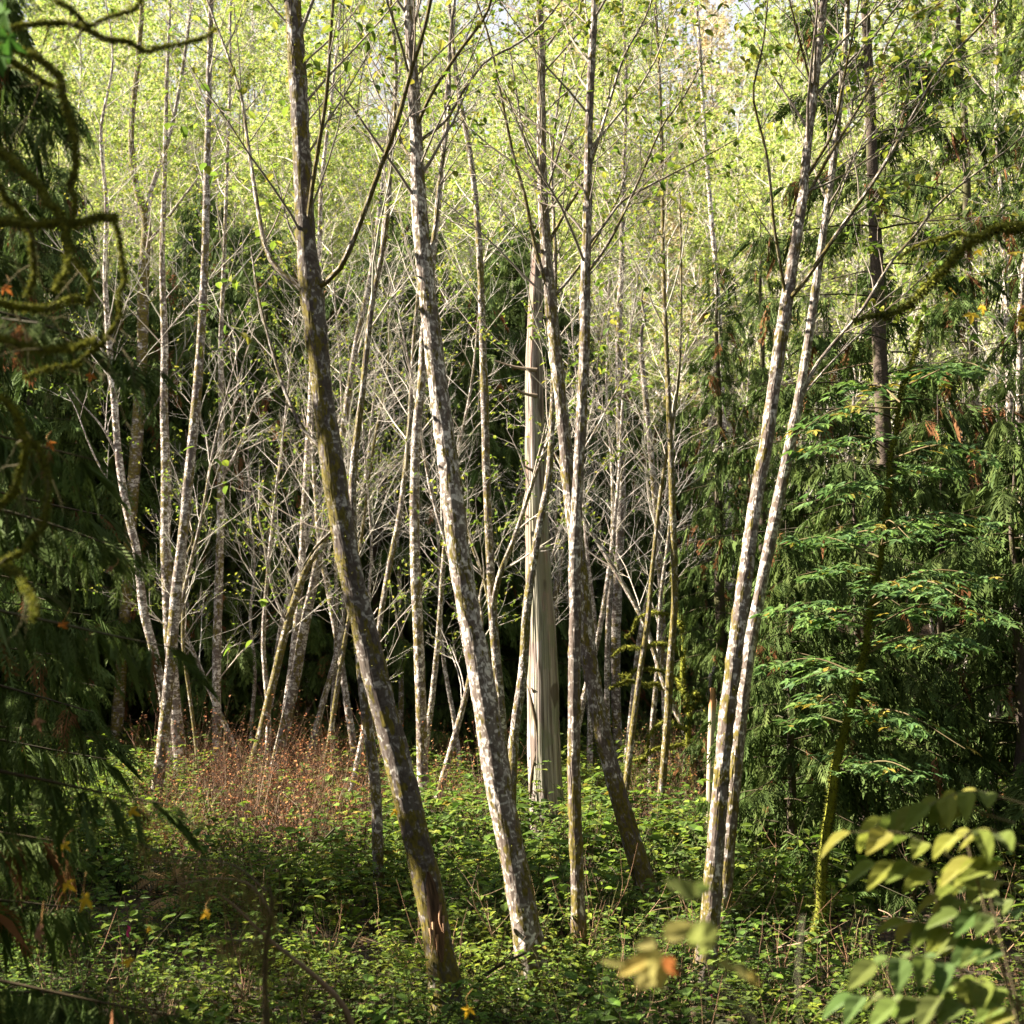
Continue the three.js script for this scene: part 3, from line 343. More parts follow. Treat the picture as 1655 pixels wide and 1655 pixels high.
// ---------------------------------------------------------------- the grey cedar snag
{
  const R = RNG(31), d0 = depthOf(884, 1358), g = at(884, 1358, d0), th = thing('cedar_snag', 'dead cedar snag with stripped silvery wood and a tapering broken top', 'dead tree', onGround(g.x, g.z));
  const tr = [[887, 1374, 64], [886, 1340, 58], [883, 1290, 55], [879, 1200, 52], [877, 1100, 50], [874, 1000, 45], [869, 900, 41], [867, 800, 37], [865, 700, 33], [863, 620, 29], [864, 540, 26], [866, 460, 22], [868, 395, 18]];
  const ctrl = tr.map(([x, y]) => at(x, y, d0)); ctrl.unshift(ctrl[0].clone().add(V(0, -0.3, 0))); const ws = tr.map((a) => a[2] * d0 / FPX / 2); ws.unshift(ws[0] * 1.15);
  const c = new THREE.CatmullRomCurve3(ctrl, false, 'centripetal'), pts = c.getSpacedPoints(150), len = c.getLength();
  const wood = dataTex(512, 2048, (u, v) => {
    const m = v * len, wob = 0.35 * (fbm(u * 5, m * 0.9, 61, 5, 2) - 0.5), s = vnoise(u * 46 + wob * 6, m * 0.9, 64, 0), f = fbm(u * 110 + wob * 12, m * 2.5, 66, 0, 2), st = fbm(u * 6, m * 0.7, 70, 6, 3);
    const g2 = fbm(u * 70 + wob * 9, m * 1.4, 68, 0, 3), knot = sstep(0.70, 0.78, fbm(u * 8, m * 2.2, 73, 8, 2));
    let col = mix3([0.14, 0.105, 0.088], [0.46, 0.40, 0.355], sstep(0.25, 0.72, 0.55 * f + 0.45 * g2)); col = mix3(col, [0.075, 0.052, 0.04], sstep(0.60, 0.70, s) * 0.85 * sstep(0.25, 0.6, fbm(u * 9, m * 1.3, 83, 9, 2)));
    col = mix3(col, [0.29, 0.185, 0.145], sstep(0.42, 0.6, st) * 0.8 * sstep(1.8, 4.2, m)); col = mix3(col, [0.22, 0.23, 0.15], sstep(0.54, 0.64, fbm(u * 9 + 4, m * 3, 75, 0, 4)) * 0.55); col = mix3(col, [0.09, 0.062, 0.045], knot * 0.8); 
    return col;
  });
  const bump = dataTex(512, 512, (u, v) => { const k = 0.6 * vnoise(u * 46, v * 7, 64, 46) + 0.4 * vnoise(u * 120, v * 20, 69, 120); return [k, k, k]; }, false);
  const mb = new MB(true);
  const wAt = (t) => { const f = t * (ws.length - 1), lens = [0]; for (let k = 1; k < ctrl.length; k++) lens.push(lens[k - 1] + ctrl[k].distanceTo(ctrl[k - 1])); const s = t * lens[lens.length - 1]; let k = 1; while (k < lens.length - 1 && lens[k] < s) k++; return lerp(ws[k - 1], ws[k], (s - lens[k - 1]) / (lens[k] - lens[k - 1])); };
  const wCache = Array.from({ length: 152 }, (_, k) => wAt(Math.min(1, k / 150)));
  tube(mb, pts, (t, u, l) => wCache[Math.round(t * 150)] * (1 + (0.11 - 0.02 * t) * (fbm(u * 5 + 0.5 * vnoise(0, l * 0.8, 12), l * 0.7, 82, 0, 3) - 0.5) * sstep(0, 0.06, u) * sstep(1, 0.94, u) + 0.05 * (fbm(u * 24, l * 2.2, 85, 24, 2) - 0.5) - 0.035 * (1 - sstep(0, 0.03, Math.abs(vnoise(u * 9 + 0.8 * vnoise(3, l * 0.6, 14), l * 0.35, 91, 0) - 0.5))) + 0.10 * (vnoise(2, l * 2.6, 95) - 0.5) + 0.22 * sstep(0.07, 0, t) * (vnoise(u * 7, 1, 97, 7) - 0.3)) * (t > 0.97 ? 0.35 + 0.9 * vnoise(u * 9, t * 60, 9, 9) : 1), 48, null, { vk: 1 / len });
  worldPart(th, 'trunk', mb, std({ map: wood, roughness: 0.85, bumpMap: bump, bumpScale: 0.035 }));
  for (const [y, a, l] of [[598, 3.3, 0.55], [640, 2.9, 0.3], [1120, 2.2, 0.12], [1168, 1.2, 0.1], [1010, 0.6, 0.14], [760, 3.0, 0.2], [1240, 1.9, 0.12]]) {
    const p = at(868, y, d0 - 0.12), dir = V(Math.cos(a), 0.15, Math.sin(a) * 0.6), sm = new MB(true); tube(sm, curve([p, p.clone().addScaledVector(dir, l * 0.5), p.clone().addScaledVector(dir, l).add(V(0, 0.05, 0))], 6), (t) => 0.028 * (1 - 0.75 * t), 6, [0.22, 0.17, 0.12]);
    worldPart(th, 'branch_stub', sm, twigMat);
  }
  // peeling strip of bark and mossy strands hanging on its shaded side
  const strip = new MB(true); tube(strip, curve([at(857, 1290, d0 - 0.22), at(860, 1250, d0 - 0.28), at(868, 1190, d0 - 0.29), at(858, 1130, d0 - 0.27), at(850, 1100, d0 - 0.2)], 20), (t) => 0.022 * (0.6 + 0.5 * Math.sin(t * 11)), 6, [0.11, 0.08, 0.05]); worldPart(th, 'bark_strip', strip, twigMat);
}
// a second, thin reddish dead stem and a broken stub
alder({ seed: 41, name: 'dead_cedar', label: 'thin reddish dead cedar stem beyond the slim mossy alder', pool: 1, d: 23, twigs: 4, up: 0.8, t: [[1078, 1230, 12], [1072, 1060, 11], [1066, 900, 11], [1052, 730, 10], [1041, 618, 9], [1036, 540, 7]] });
{
  const d0 = 16.5, g = at(1150, 1300, d0), th = thing('broken_stub', 'short broken stub with an orange splintered top behind the paired alders', 'stump', onGround(g.x, g.z)), mb = new MB(true), R = RNG(5);
  tube(mb, curve([at(1146, 1390, d0), at(1148, 1250, d0), at(1151, 1150, d0), at(1152, 1112, d0)], 20), (t, u) => 0.042 * (t > 0.9 ? 0.25 + 0.9 * H2(Math.round(u * 10), 1, 2) : 1), 10, (t) => (t > 0.85 ? [0.42, 0.22, 0.10] : [0.40, 0.33, 0.24])); worldPart(th, 'trunk', mb, twigMat);
}

// ---------------------------------------------------------------- cedars
const cedarBark = barkMat({ tex: dataTex(128, 512, (u, v) => { const s = vnoise(u * 18, v * 5, 700, 18), f = fbm(u * 30, v * 60, 705, 30, 2), m = sstep(0.52, 0.62, fbm(u * 5, v * 9, 709, 5, 3)); return mix3(mix3([0.045, 0.033, 0.026], [0.105, 0.078, 0.06], 0.5 * s + 0.5 * f), [0.07, 0.075, 0.02], m * 0.7); }) });
function cedarKit(seed, o) {
  const R = RNG(seed), h = o.h, tr = new MB(true), br = new MB(true), fo = new MB();
  const lean = V(R.s(0.02), 1, R.s(0.02)), trunk = Array.from({ length: 14 }, (_, k) => V(lean.x * h * k / 13 + R.s(0.03), h * k / 13 - (k ? 0 : 0.2), lean.z * h * k / 13 + R.s(0.03)));
  tube(tr, curve(trunk, 30), (t, u, l) => (o.r ?? 0.012 * h + 0.02) * (1 - 0.93 * t) * (1 + 0.2 * (fbm(u * 5, l, seed, 5, 2) - 0.5)), 12, null, { vk: 0.7 });
  const nb = o.n ?? Math.round(h * 6);
  for (let k = 0; k < nb; k++) {
    const f = lerp(o.from ?? 0.06, 0.985, Math.pow((k + R()) / nb, o.pow ?? 1)), y = f * h, a = k * 2.39996 + R.s(0.5), L = (o.reach * Math.pow(1 - f, 0.75) * R.r(0.6, 1.15) + 0.22), out = V(Math.cos(a), 0, Math.sin(a)), side = V(-out.z, 0, out.x);
    const sag = o.sag ?? 0.5, P = (s) => V(lean.x * y, y, lean.z * y).addScaledVector(out, L * s).addScaledVector(side, 0.10 * L * Math.sin(s * 3 + a)).add(V(0, L * (0.22 * s - sag * s * s + (sag * 0.45) * s * s * s), 0));
    const pts = Array.from({ length: 7 }, (_, q) => P(q / 6)); tube(br, pts, pts.map((_, q) => (0.004 + 0.006 * L) * (1 - 0.8 * q / 6)), 4, jit(R, [0.055, 0.045, 0.025], 0.3), { cap: false });
    if (R() < (o.bare ?? 0)) continue;
    const ns = Math.max(4, Math.round(L * (o.dense ?? 15)));
    for (let q = 0; q < ns; q++) {
      const s = lerp(o.inner ?? 0.16, 1, Math.pow((q + R()) / ns, 0.8)), p = P(s), t = P(Math.min(1, s + 0.05)).sub(P(s - 0.05)).normalize(), sd = (q % 2 ? 1 : -1) * R.r(0.3, 1.1);
      const dir = t.clone().multiplyScalar(R.r(0.0, 0.55)).addScaledVector(side, sd * 0.7).add(V(0, -R.r(0.3, 1.3), 0)).normalize();
      cedarSpray(fo, p, s > 0.95 ? t.clone().add(V(0, -0.5, 0)) : dir, V(R.s(0.5), R.r(0.3, 1), R.s(0.5)).addScaledVector(out, 0.8), (o.spray ?? 0.34) * R.r(0.6, 1.25) * (0.8 + 0.4 * (1 - s)), jit(R, R() < (o.dead ?? 0.03) ? DEADSPRAY : R.pick(CEDARCOLS), 0.22), o.fine && y < 5.0);
    }
  }
  return { tr: tr.geo(), br: br.geo(), fo: fo.geo() };
}
function cedar(kit, label, group, px, d, scale, turn, x) {
  const q = x !== undefined ? V(x, 0, -d) : at(px, 1050, d), p = onGround(q.x, q.z), o = thing('cedar_tree', label, 'tree', p, group);
  part(o, 'trunk', kit.tr, cedarBark); part(o, 'branches', kit.br, twigMat, 'stuff'); part(o, 'foliage', kit.fo, cedarMat, 'stuff');
  o.scale.setScalar(scale); o.rotation.y = turn; return o;
}
const kNear = cedarKit(51, { h: 9, reach: 1.7, n: 84, dense: 38, fine: true, spray: 0.25, inner: 0.05, from: 0.03, r: 0.11, dead: 0.03, sag: 0.62 });
const kMid = [cedarKit(52, { h: 10, reach: 2.3, n: 84, dense: 19, spray: 0.55 }), cedarKit(53, { h: 10, reach: 2.1, n: 80, dense: 19, spray: 0.55 }), cedarKit(54, { h: 9, reach: 2.5, n: 76, dense: 18, spray: 0.58 })];
const kYoung = [cedarKit(55, { h: 5, reach: 1.6, n: 52, dense: 20, spray: 0.38, bare: 0.1, sag: 0.7 }), cedarKit(56, { h: 4.5, reach: 1.5, n: 48, dense: 20, spray: 0.38, bare: 0.1, sag: 0.75 })];
const kTall = cedarKit(57, { h: 17, reach: 2.6, n: 96, dense: 13, spray: 0.5, from: 0.16, bare: 0.28, r: 0.16, sag: 0.45, inner: 0.4, dead: 0.07 });
const kSlim = cedarKit(58, { h: 12, reach: 1.5, n: 84, dense: 14, spray: 0.40, sag: 0.7, dead: 0.07, bare: 0.15 });
cedar(kNear, 'nearest dark cedar whose drooping fronds fill the edge of the view', undefined, 0, 5.6, 1, 0.4, -2.62);
cedar(kNear, 'dark cedar hanging its fronds high over the mossy arching boughs', undefined, 0, 8.6, 1.3, 2.1, -4.5);
cedar(kMid[2], 'dark spreading cedar standing beyond the nearest one', undefined, 0, 13.0, 0.85, 1.2, -5.9);
cedar(kMid[0], 'dark cedar at the outer end of the shaded row', undefined, 0, 29.5, 0.95, 2.6, -11.5);
const WALL = ['dark shaded cedar nearest the dark foreground cedar', 'dark shaded cedar behind the mossy forked alder', 'dark shaded cedar behind the three stem clump', 'dark shaded cedar behind the evenly grey alder', 'dark shaded cedar behind the dark mossy leaning stem', 'dark shaded cedar behind the chalk white alder', 'dark shaded cedar behind the lower trunk of the scarred alder', 'dark shaded cedar behind the upright grey alder with the mossy sleeve', 'dark shaded cedar behind the tall sunlit alder', 'dark shaded cedar just behind the snag', 'dark shaded cedar behind the slim straight alder', 'dark shaded cedar behind the patchy barked upright alder', 'farther dark cedar seen beyond the foreground cedar', 'farther dark cedar seen above the three stem clump', 'farther dark cedar seen above the chalk white alder', 'farther dark cedar seen between scarred and sunlit alders', 'farther dark cedar seen above the snag', 'farther dark cedar seen beyond the small mossy arching tree'];
[[40, 27, 0.95], [150, 29, 0.85], [255, 28, 0.9], [350, 30, 0.95], [430, 27.5, 0.86], [520, 29.5, 0.92], [600, 28, 0.85], [690, 30, 0.95], [770, 28, 0.85], [850, 31, 0.95], [930, 30, 0.8], [1010, 32, 0.75], [90, 33, 1.05], [300, 34, 1.0], [480, 34, 1.0], [640, 34, 1.0], [800, 35, 0.95], [1090, 33, 0.7]].forEach(([px, d, s], k) => cedar(kMid[k % 3], WALL[k], 'shaded row of cedars', px, d + 0.6, s * 1.28, k * 1.7));
cedar(kSlim, 'feathery blue green cedar reaching up behind the paired alders', undefined, 1165, 19, 0.66, 0.3);
cedar(kSlim, 'tall slim cedar rising above the feathery one', undefined, 1235, 25, 0.85, 1.3);
cedar(kTall, 'tall conifer with a dark bare trunk and mossy drooping limbs', undefined, 1448, 17, 0.9, 2.2);
cedar(kTall, 'tall ragged conifer farther back at the bright gap in the canopy', undefined, 1590, 24, 1.0, 0.7);
cedar(kSlim, 'dense cedar at the frame edge above the maple leaves', undefined, 1690, 18, 0.95, 2.0);
cedar(kYoung[0], 'young cedar with layered fronds close beside the paired alders', undefined, 1275, 13.6, 0.72, 0.2);
cedar(kYoung[1], 'young cedar with hanging fronds behind the mossy maple stem', undefined, 1390, 14.2, 1.0, 1.1);
cedar(kYoung[0], 'young cedar beyond the big pale leaves of the near shrub', undefined, 1520, 15.5, 1.05, 2.4);
cedar(kYoung[1], 'young cedar tucked at the frame edge beyond the near shrub', undefined, 1640, 14.5, 1.1, 3.5);
cedar(kYoung[0], 'young cedar glimpsed under the feathery blue green one', undefined, 1330, 18.5, 1.05, 4.2);
// trees outside the view that keep the far side of the hollow in shade
[[-14.5, 31], [-16.5, 34.5], [-20, 32], [-15, 38]].forEach(([x, d], k) => cedar(kMid[k % 3], 'tall cedar outside the view that shades the row behind the alders', 'cedars outside the view', 0, d, 1.5, k * 1.1, x));


// the wood goes on beside and behind the viewer and keeps open sky off the near trunks
[[-10, 8.5], [-9.6, 12], [-11.5, 15.5], [-10.5, 5.5], [-13, 10.5]].forEach(([x, d], k) => cedar(kMid[(k + 1) % 3], 'lower cedar outside the view that dapples the herbs with shade', 'lower cedars outside the view', 0, d, 0.82 - 0.05 * (k % 3), k * 2.3, x));
[[11, 4], [14, 9], [13, -2], [16, 15], [9, -4], [19, 12], [17, 21], [4, -6], [0, -8], [-4, -7], [-9, -5], [7, -10], [-3, -13], [-12, -9], [12, -8], [-8, -11], [22, 4]].forEach(([x, d], k) => cedar(kMid[k % 3], 'tall cedar outside the view, in the wood around the hollow', 'cedars around the hollow', 0, d, 1.75, k * 1.3, x));

// ---------------------------------------------------------------- alders on the sunlit slope
function hillKit(seed, h, o = {}) {
  const R = RNG(seed), tw = new MB(true), lm = new MB(), tr = new MB(true), bx = R.s(0.08), bz = R.s(0.06);
  const c = new THREE.CatmullRomCurve3(Array.from({ length: 8 }, (_, k) => { const f = k / 7; return V(bx * h * f * f + R.s(0.10), h * f - (k ? 0 : 0.4), bz * h * f * f + R.s(0.10)); }), false, 'centripetal');
  const col = o.stem ?? [0.58, 0.53, 0.45]; tube(tr, c.getSpacedPoints(20), (t) => (0.035 + 0.0035 * h) * (1 - 0.9 * t), 7, null, { vk: 1 / 6, v0: R.r(0, 5) });
  const nb = o.n ?? 52;
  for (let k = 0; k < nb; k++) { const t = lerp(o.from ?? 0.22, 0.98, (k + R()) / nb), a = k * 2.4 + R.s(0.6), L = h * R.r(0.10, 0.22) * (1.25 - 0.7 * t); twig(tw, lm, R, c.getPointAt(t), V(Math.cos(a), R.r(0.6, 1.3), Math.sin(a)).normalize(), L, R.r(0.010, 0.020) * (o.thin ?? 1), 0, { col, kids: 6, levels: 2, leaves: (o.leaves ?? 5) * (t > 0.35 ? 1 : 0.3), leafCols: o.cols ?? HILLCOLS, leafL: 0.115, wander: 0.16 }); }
  return { tr: tr.geo(), tw: tw.geo(), lm: lm.geo() };
}
const AUTUMN = [[0.52, 0.42, 0.22], [0.52, 0.36, 0.20], [0.50, 0.45, 0.24], [0.40, 0.40, 0.15], [0.55, 0.47, 0.32]];
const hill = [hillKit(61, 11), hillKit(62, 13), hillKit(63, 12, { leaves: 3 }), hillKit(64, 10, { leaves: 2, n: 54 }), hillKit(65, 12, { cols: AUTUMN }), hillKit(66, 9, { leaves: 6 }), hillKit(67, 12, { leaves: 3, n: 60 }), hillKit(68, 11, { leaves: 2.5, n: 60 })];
{
  const R = RNG(77); let n = 0;
  for (let d = 34; d < 88; d += d < 58 ? 2.5 : 5) {
    const half = 0.40 * d + 1.5, step = d < 58 ? 2.9 : 5.2;
    for (let x = -half + R.r(0, step); x < half; x += step * R.r(0.7, 1.3)) {
      const dd = d + R.s(1.2), px = 827 + x / dd * FPX; if (dd < 37 && px < 1000) continue;
      const warm = px > 880 && px < 1250 && R() < 0.25, kit = warm ? hill[4] : hill[R.pick([0, 1, 2, 3, 5, 6, 7])], p = onGround(x, -dd);
      const o = thing('alder_tree', warm ? 'slender alder with orange tinted leaves on the sunlit slope' : 'slender pale alder with yellow green leaves on the sunlit slope', 'tree', p, warm ? 'autumn tinted alders on the slope' : 'pale alders on the sunlit slope');
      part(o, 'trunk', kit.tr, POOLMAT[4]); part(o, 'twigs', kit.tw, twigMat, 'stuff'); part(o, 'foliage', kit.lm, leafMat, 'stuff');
      o.scale.setScalar(R.r(0.8, 1.2) * (dd > 55 ? 1.25 : 1)); o.rotation.y = R.r(0, 6.28); n++;
    }
  }
  console.log('hill alders', n);
  const slim = [hillKit(71, 11, { leaves: 0.25, n: 24, from: 0.35, thin: 0.5 }), hillKit(72, 12, { leaves: 0.3, n: 26, from: 0.4, thin: 0.5 }), hillKit(73, 10, { leaves: 0.2, n: 22, from: 0.4, thin: 0.5 })];
  for (let k = 0; k < 50; k++) {
    const px = k < 20 ? R.r(240, 640) : k < 42 ? R.r(640, 1160) : R.r(1300, 1650), d = k < 42 ? R.r(22, 33) : R.r(24, 34), q = at(px, 1050, d), kit = slim[k % 3];
    const o = thing('alder_tree', 'slender twiggy alder stem in the crowded thicket', 'tree', onGround(q.x, q.z), 'slender stems of the thicket');
    part(o, 'trunk', kit.tr, POOLMAT[R.pick([0, 4, 4, 1])]); part(o, 'twigs', kit.tw, twigMat, 'stuff'); part(o, 'foliage', kit.lm, leafMat, 'stuff'); o.scale.set(1, 1, 1).multiplyScalar(R.r(0.6, 0.95)); o.rotation.set(R.s(0.1), R.r(0, 6.28), R.s(0.2), 'ZXY');
  }
}

// ---------------------------------------------------------------- ground plants
const HERBCOLS = [[0.090, 0.155, 0.014], [0.118, 0.180, 0.016], [0.064, 0.118, 0.014], [0.145, 0.195, 0.019], [0.078, 0.130, 0.021]];
function herbKit(seed, o) {
  const R = RNG(seed), mb = new MB();
  for (let s = 0; s < o.stems; s++) {
    const a = R.r(0, 6.28), tilt = R.r(0.1, 0.7), h = o.h * R.r(0.6, 1.2), ctrl = [V(R.s(0.08), -0.05, R.s(0.08))]; for (let k = 1; k <= 4; k++) ctrl.push(V(ctrl[0].x + Math.cos(a) * tilt * h * Math.pow(k / 4, 1.5), h * k / 4 * (1 - 0.12 * k / 4), ctrl[0].z + Math.sin(a) * tilt * h * Math.pow(k / 4, 1.5)));
    const pts = curve(ctrl, 6); tube(mb, pts, (t) => 0.004 * (1.2 - t), 3, o.stemCol ?? [0.10, 0.10, 0.04], { cap: false });
    for (let k = 0; k < o.leaves; k++) {
      const f = R.r(0.25, 1), i = Math.min(5, Math.floor(f * 6)), p = pts[i].clone().lerp(pts[i + 1], f * 6 - i), b = R.r(0, 6.28), dir = V(Math.cos(b), R.r(-0.35, 0.25), Math.sin(b)), L = o.leaf * R.r(0.65, 1.2), col = jit(R, R() < (o.yellow ?? 0.015) ? [0.22, 0.17, 0.025] : R.pick(o.cols ?? HERBCOLS), 0.2);
      const q = p.clone().addScaledVector(dir, 0.03);
      if (o.tri) { for (const g of [-1.05, 0, 1.05]) leaf(mb, q, V(Math.cos(b + g), dir.y, Math.sin(b + g)), V(R.s(0.3), 1, R.s(0.3)), L * (g ? 0.8 : 1), L * 0.6, col, false); }
      else leaf(mb, q, dir, V(R.s(0.4), 1, R.s(0.4)), L, L * (o.wide ?? 0.62), col, false);
    }
  }
  return mb.geo();
}
function brownKit(seed) {
  const R = RNG(seed), mb = new MB();
  for (let s = 0; s < 8; s++) { const a = R.r(0, 6.28), h = R.r(0.5, 1.15); twig(mb, mb, R, V(R.s(0.14), -0.05, R.s(0.14)), V(Math.cos(a) * 0.5, 1, Math.sin(a) * 0.5).normalize(), h, 0.005, 0, { col: R() < 0.5 ? [0.085, 0.042, 0.026] : [0.16, 0.09, 0.055], kids: 7, levels: 1, leaves: 3, leafL: 0.032, leafCols: [[0.17, 0.062, 0.022], [0.13, 0.046, 0.018], [0.20, 0.085, 0.03], [0.09, 0.08, 0.022]], bend: 0.03, wander: 0.2 }); }
  return mb;
}
const inst = (name, label, category, geo, mat, list) => {
  const m = new THREE.InstancedMesh(geo, mat, list.length); m.name = numbered(name); m.userData = { label, category, kind: 'stuff' }; m.castShadow = m.receiveShadow = true;
  const M = new THREE.Matrix4(), Q = new THREE.Quaternion(), c = new THREE.Color();
  list.forEach(([p, turn, s, k], i) => { M.compose(p, Q.setFromAxisAngle(UPV, turn), V(s, s * (k?.[3] ?? 1), s)); m.setMatrixAt(i, M); m.setColorAt(i, k ? c.setRGB(k[0], k[1], k[2]) : c.setRGB(1, 1, 1)); });
  scene.add(m); return m;
};
const inBrown = (x, z) => { const d = -z, px = 827 + x / d * FPX; return sstep(230, 330, px) * sstep(650, 540, px) * sstep(14.2, 16, d) * sstep(27, 24, d) + 0.9 * sstep(1000, 1040, px) * sstep(1180, 1130, px) * sstep(16, 18, d) * sstep(28, 25, d) + 0.6 * sstep(690, 730, px) * sstep(850, 800, px) * sstep(16.5, 17.5, d) * sstep(24, 22, d); };
{
  const R = RNG(88), lists = [[], [], [], [], []], brown = [[], []], stalks = [];
  for (let d = 2.2; d < 33; ) {
    const step = 0.055 + 0.0125 * d, half = 0.41 * d + 0.8;
    for (let x = -half; x < half; x += step) {
      const X = x + R.s(step * 0.5), Z = -d + R.s(step * 0.5), b = inBrown(X, Z);
      if (R() < b * (0.35 + 0.9 * fbm(X * 0.8 + 20, Z * 0.8 + 70, 520, 0, 3))) { if (R() < 0.6) brown[R() < 0.5 ? 0 : 1].push([onGround(X, Z), R.r(0, 6.28), R.r(0.35, 1.3) * (0.6 + 0.8 * fbm(X * 1.3 + 5, Z * 1.3 + 5, 560, 0, 2)), ((t, h) => [t * (1 + 0.5 * h), t * (1 + 1.1 * h), t * (1 + 1.4 * h)])(R.r(0.55, 1.5), R() < 0.3 ? R.r(0.3, 1) : 0)]); continue; }
      const cl = fbm(X * 0.9 + 60, Z * 0.9 + 60, 500, 0, 3); if (cl < 0.33 - 0.12 * sstep(12, 8, d) + R() * 0.16) continue;
      const hue = fbm(X * 0.6 + 90, Z * 0.6 + 30, 540, 0, 2), k = cl > 0.54 ? (R() < 0.6 ? 1 : R() < 0.5 ? 2 : 4) : R.pick(d < 9 ? [0, 2, 2, 4, 4] : [0, 0, 3, 2, 4]), t = R.r(0.7, 1.3);
      if (R() < 0.06) stalks.push([onGround(X, Z), R.r(0, 6.28), R.r(0.6, 1.3)]);
      lists[k].push([onGround(X, Z), R.r(0, 6.28), R.r(0.4, 1.6) * (0.62 + 0.55 * sstep(9, 14, d)), [t * lerp(0.75, 1.35, hue), t * lerp(0.9, 1.1, hue), t * lerp(1.35, 0.8, hue)]]);
    }
    d += step;
  }
  const kits = [herbKit(1, { stems: 6, h: 0.36, leaves: 8, leaf: 0.05 }), herbKit(2, { stems: 6, h: 0.6, leaves: 10, leaf: 0.058 }), herbKit(3, { stems: 5, h: 0.55, leaves: 5, leaf: 0.06, tri: true }), herbKit(4, { stems: 7, h: 0.26, leaves: 7, leaf: 0.045, wide: 0.8 }), herbKit(5, { stems: 3, h: 0.75, leaves: 10, leaf: 0.095, wide: 0.6 })];
  const names = ['low oval leaved herbs covering the floor of the hollow', 'tall leafy herbs crowding the floor of the hollow', 'three leaved bramble runners spread over the floor', 'small round leaved herbs close to the soil', 'leggy herbs with long leaves standing above the rest'];
  lists.forEach((l, k) => inst('ground_cover', names[k], 'herbs', kits[k], herbMat, l));
  brown.forEach((l, k) => inst('brown_brush', k ? 'rust brown seed heads and stems of the faded thicket' : 'rust brown withered brush around the feet of the alders', 'brush', brownKit(90 + k).geo(), twigMat, l));
  { const r = RNG(6), mb = new MB(); for (let k = 0; k < 4; k++) { const a = r.r(0, 6.28); twig(mb, null, r, V(r.s(0.1), -0.05, r.s(0.1)), V(Math.cos(a) * 0.4, 1, Math.sin(a) * 0.4).normalize(), r.r(0.5, 1.0), 0.0045, 0, { col: r.pick([[0.22, 0.12, 0.07], [0.28, 0.19, 0.11], [0.14, 0.09, 0.06]]), kids: 4, levels: 1, bend: 0.04, wander: 0.2 }); } inst('dry_stalks', 'thin reddish brown dry stalks standing among the herbs', 'stalks', mb.geo(), twigMat, stalks); }
  console.log('herbs', lists.map((l) => l.length), 'brush', brown.map((l) => l.length));
}
{ // fallen leaves on the soil
  const R = RNG(123), mb = new MB(), list = []; leaf(mb, V(0, 0, 0), V(1, 0, 0), UPV, 0.075, 0.05, [1, 1, 1], false); leaf(mb, V(0.06, 0.012, 0.05), V(-0.4, 0.1, 1), V(0.2, 1, 0.1), 0.06, 0.042, [0.8, 0.75, 0.7], false); leaf(mb, V(-0.05, 0.008, 0.03), V(-1, 0.05, 0.5), V(-0.2, 1, 0), 0.065, 0.045, [0.7, 0.8, 0.6], false);
  for (let k = 0; k < 9000; k++) { const d = 2.4 + 20 * Math.pow(R(), 1.3), x = R.s(0.42 * d + 0.8), c = R.pick([[0.16, 0.09, 0.04], [0.11, 0.06, 0.03], [0.22, 0.14, 0.05], [0.08, 0.055, 0.03], [0.10, 0.09, 0.03]]); list.push([onGround(x, -d).add(V(0, 0.012, 0)), R.r(0, 6.28), R.r(0.6, 1.3), c]); }
  inst('leaf_litter', 'brown fallen leaves lying on the soil of the hollow', 'leaf litter', mb.geo(), leafMat, list);
}
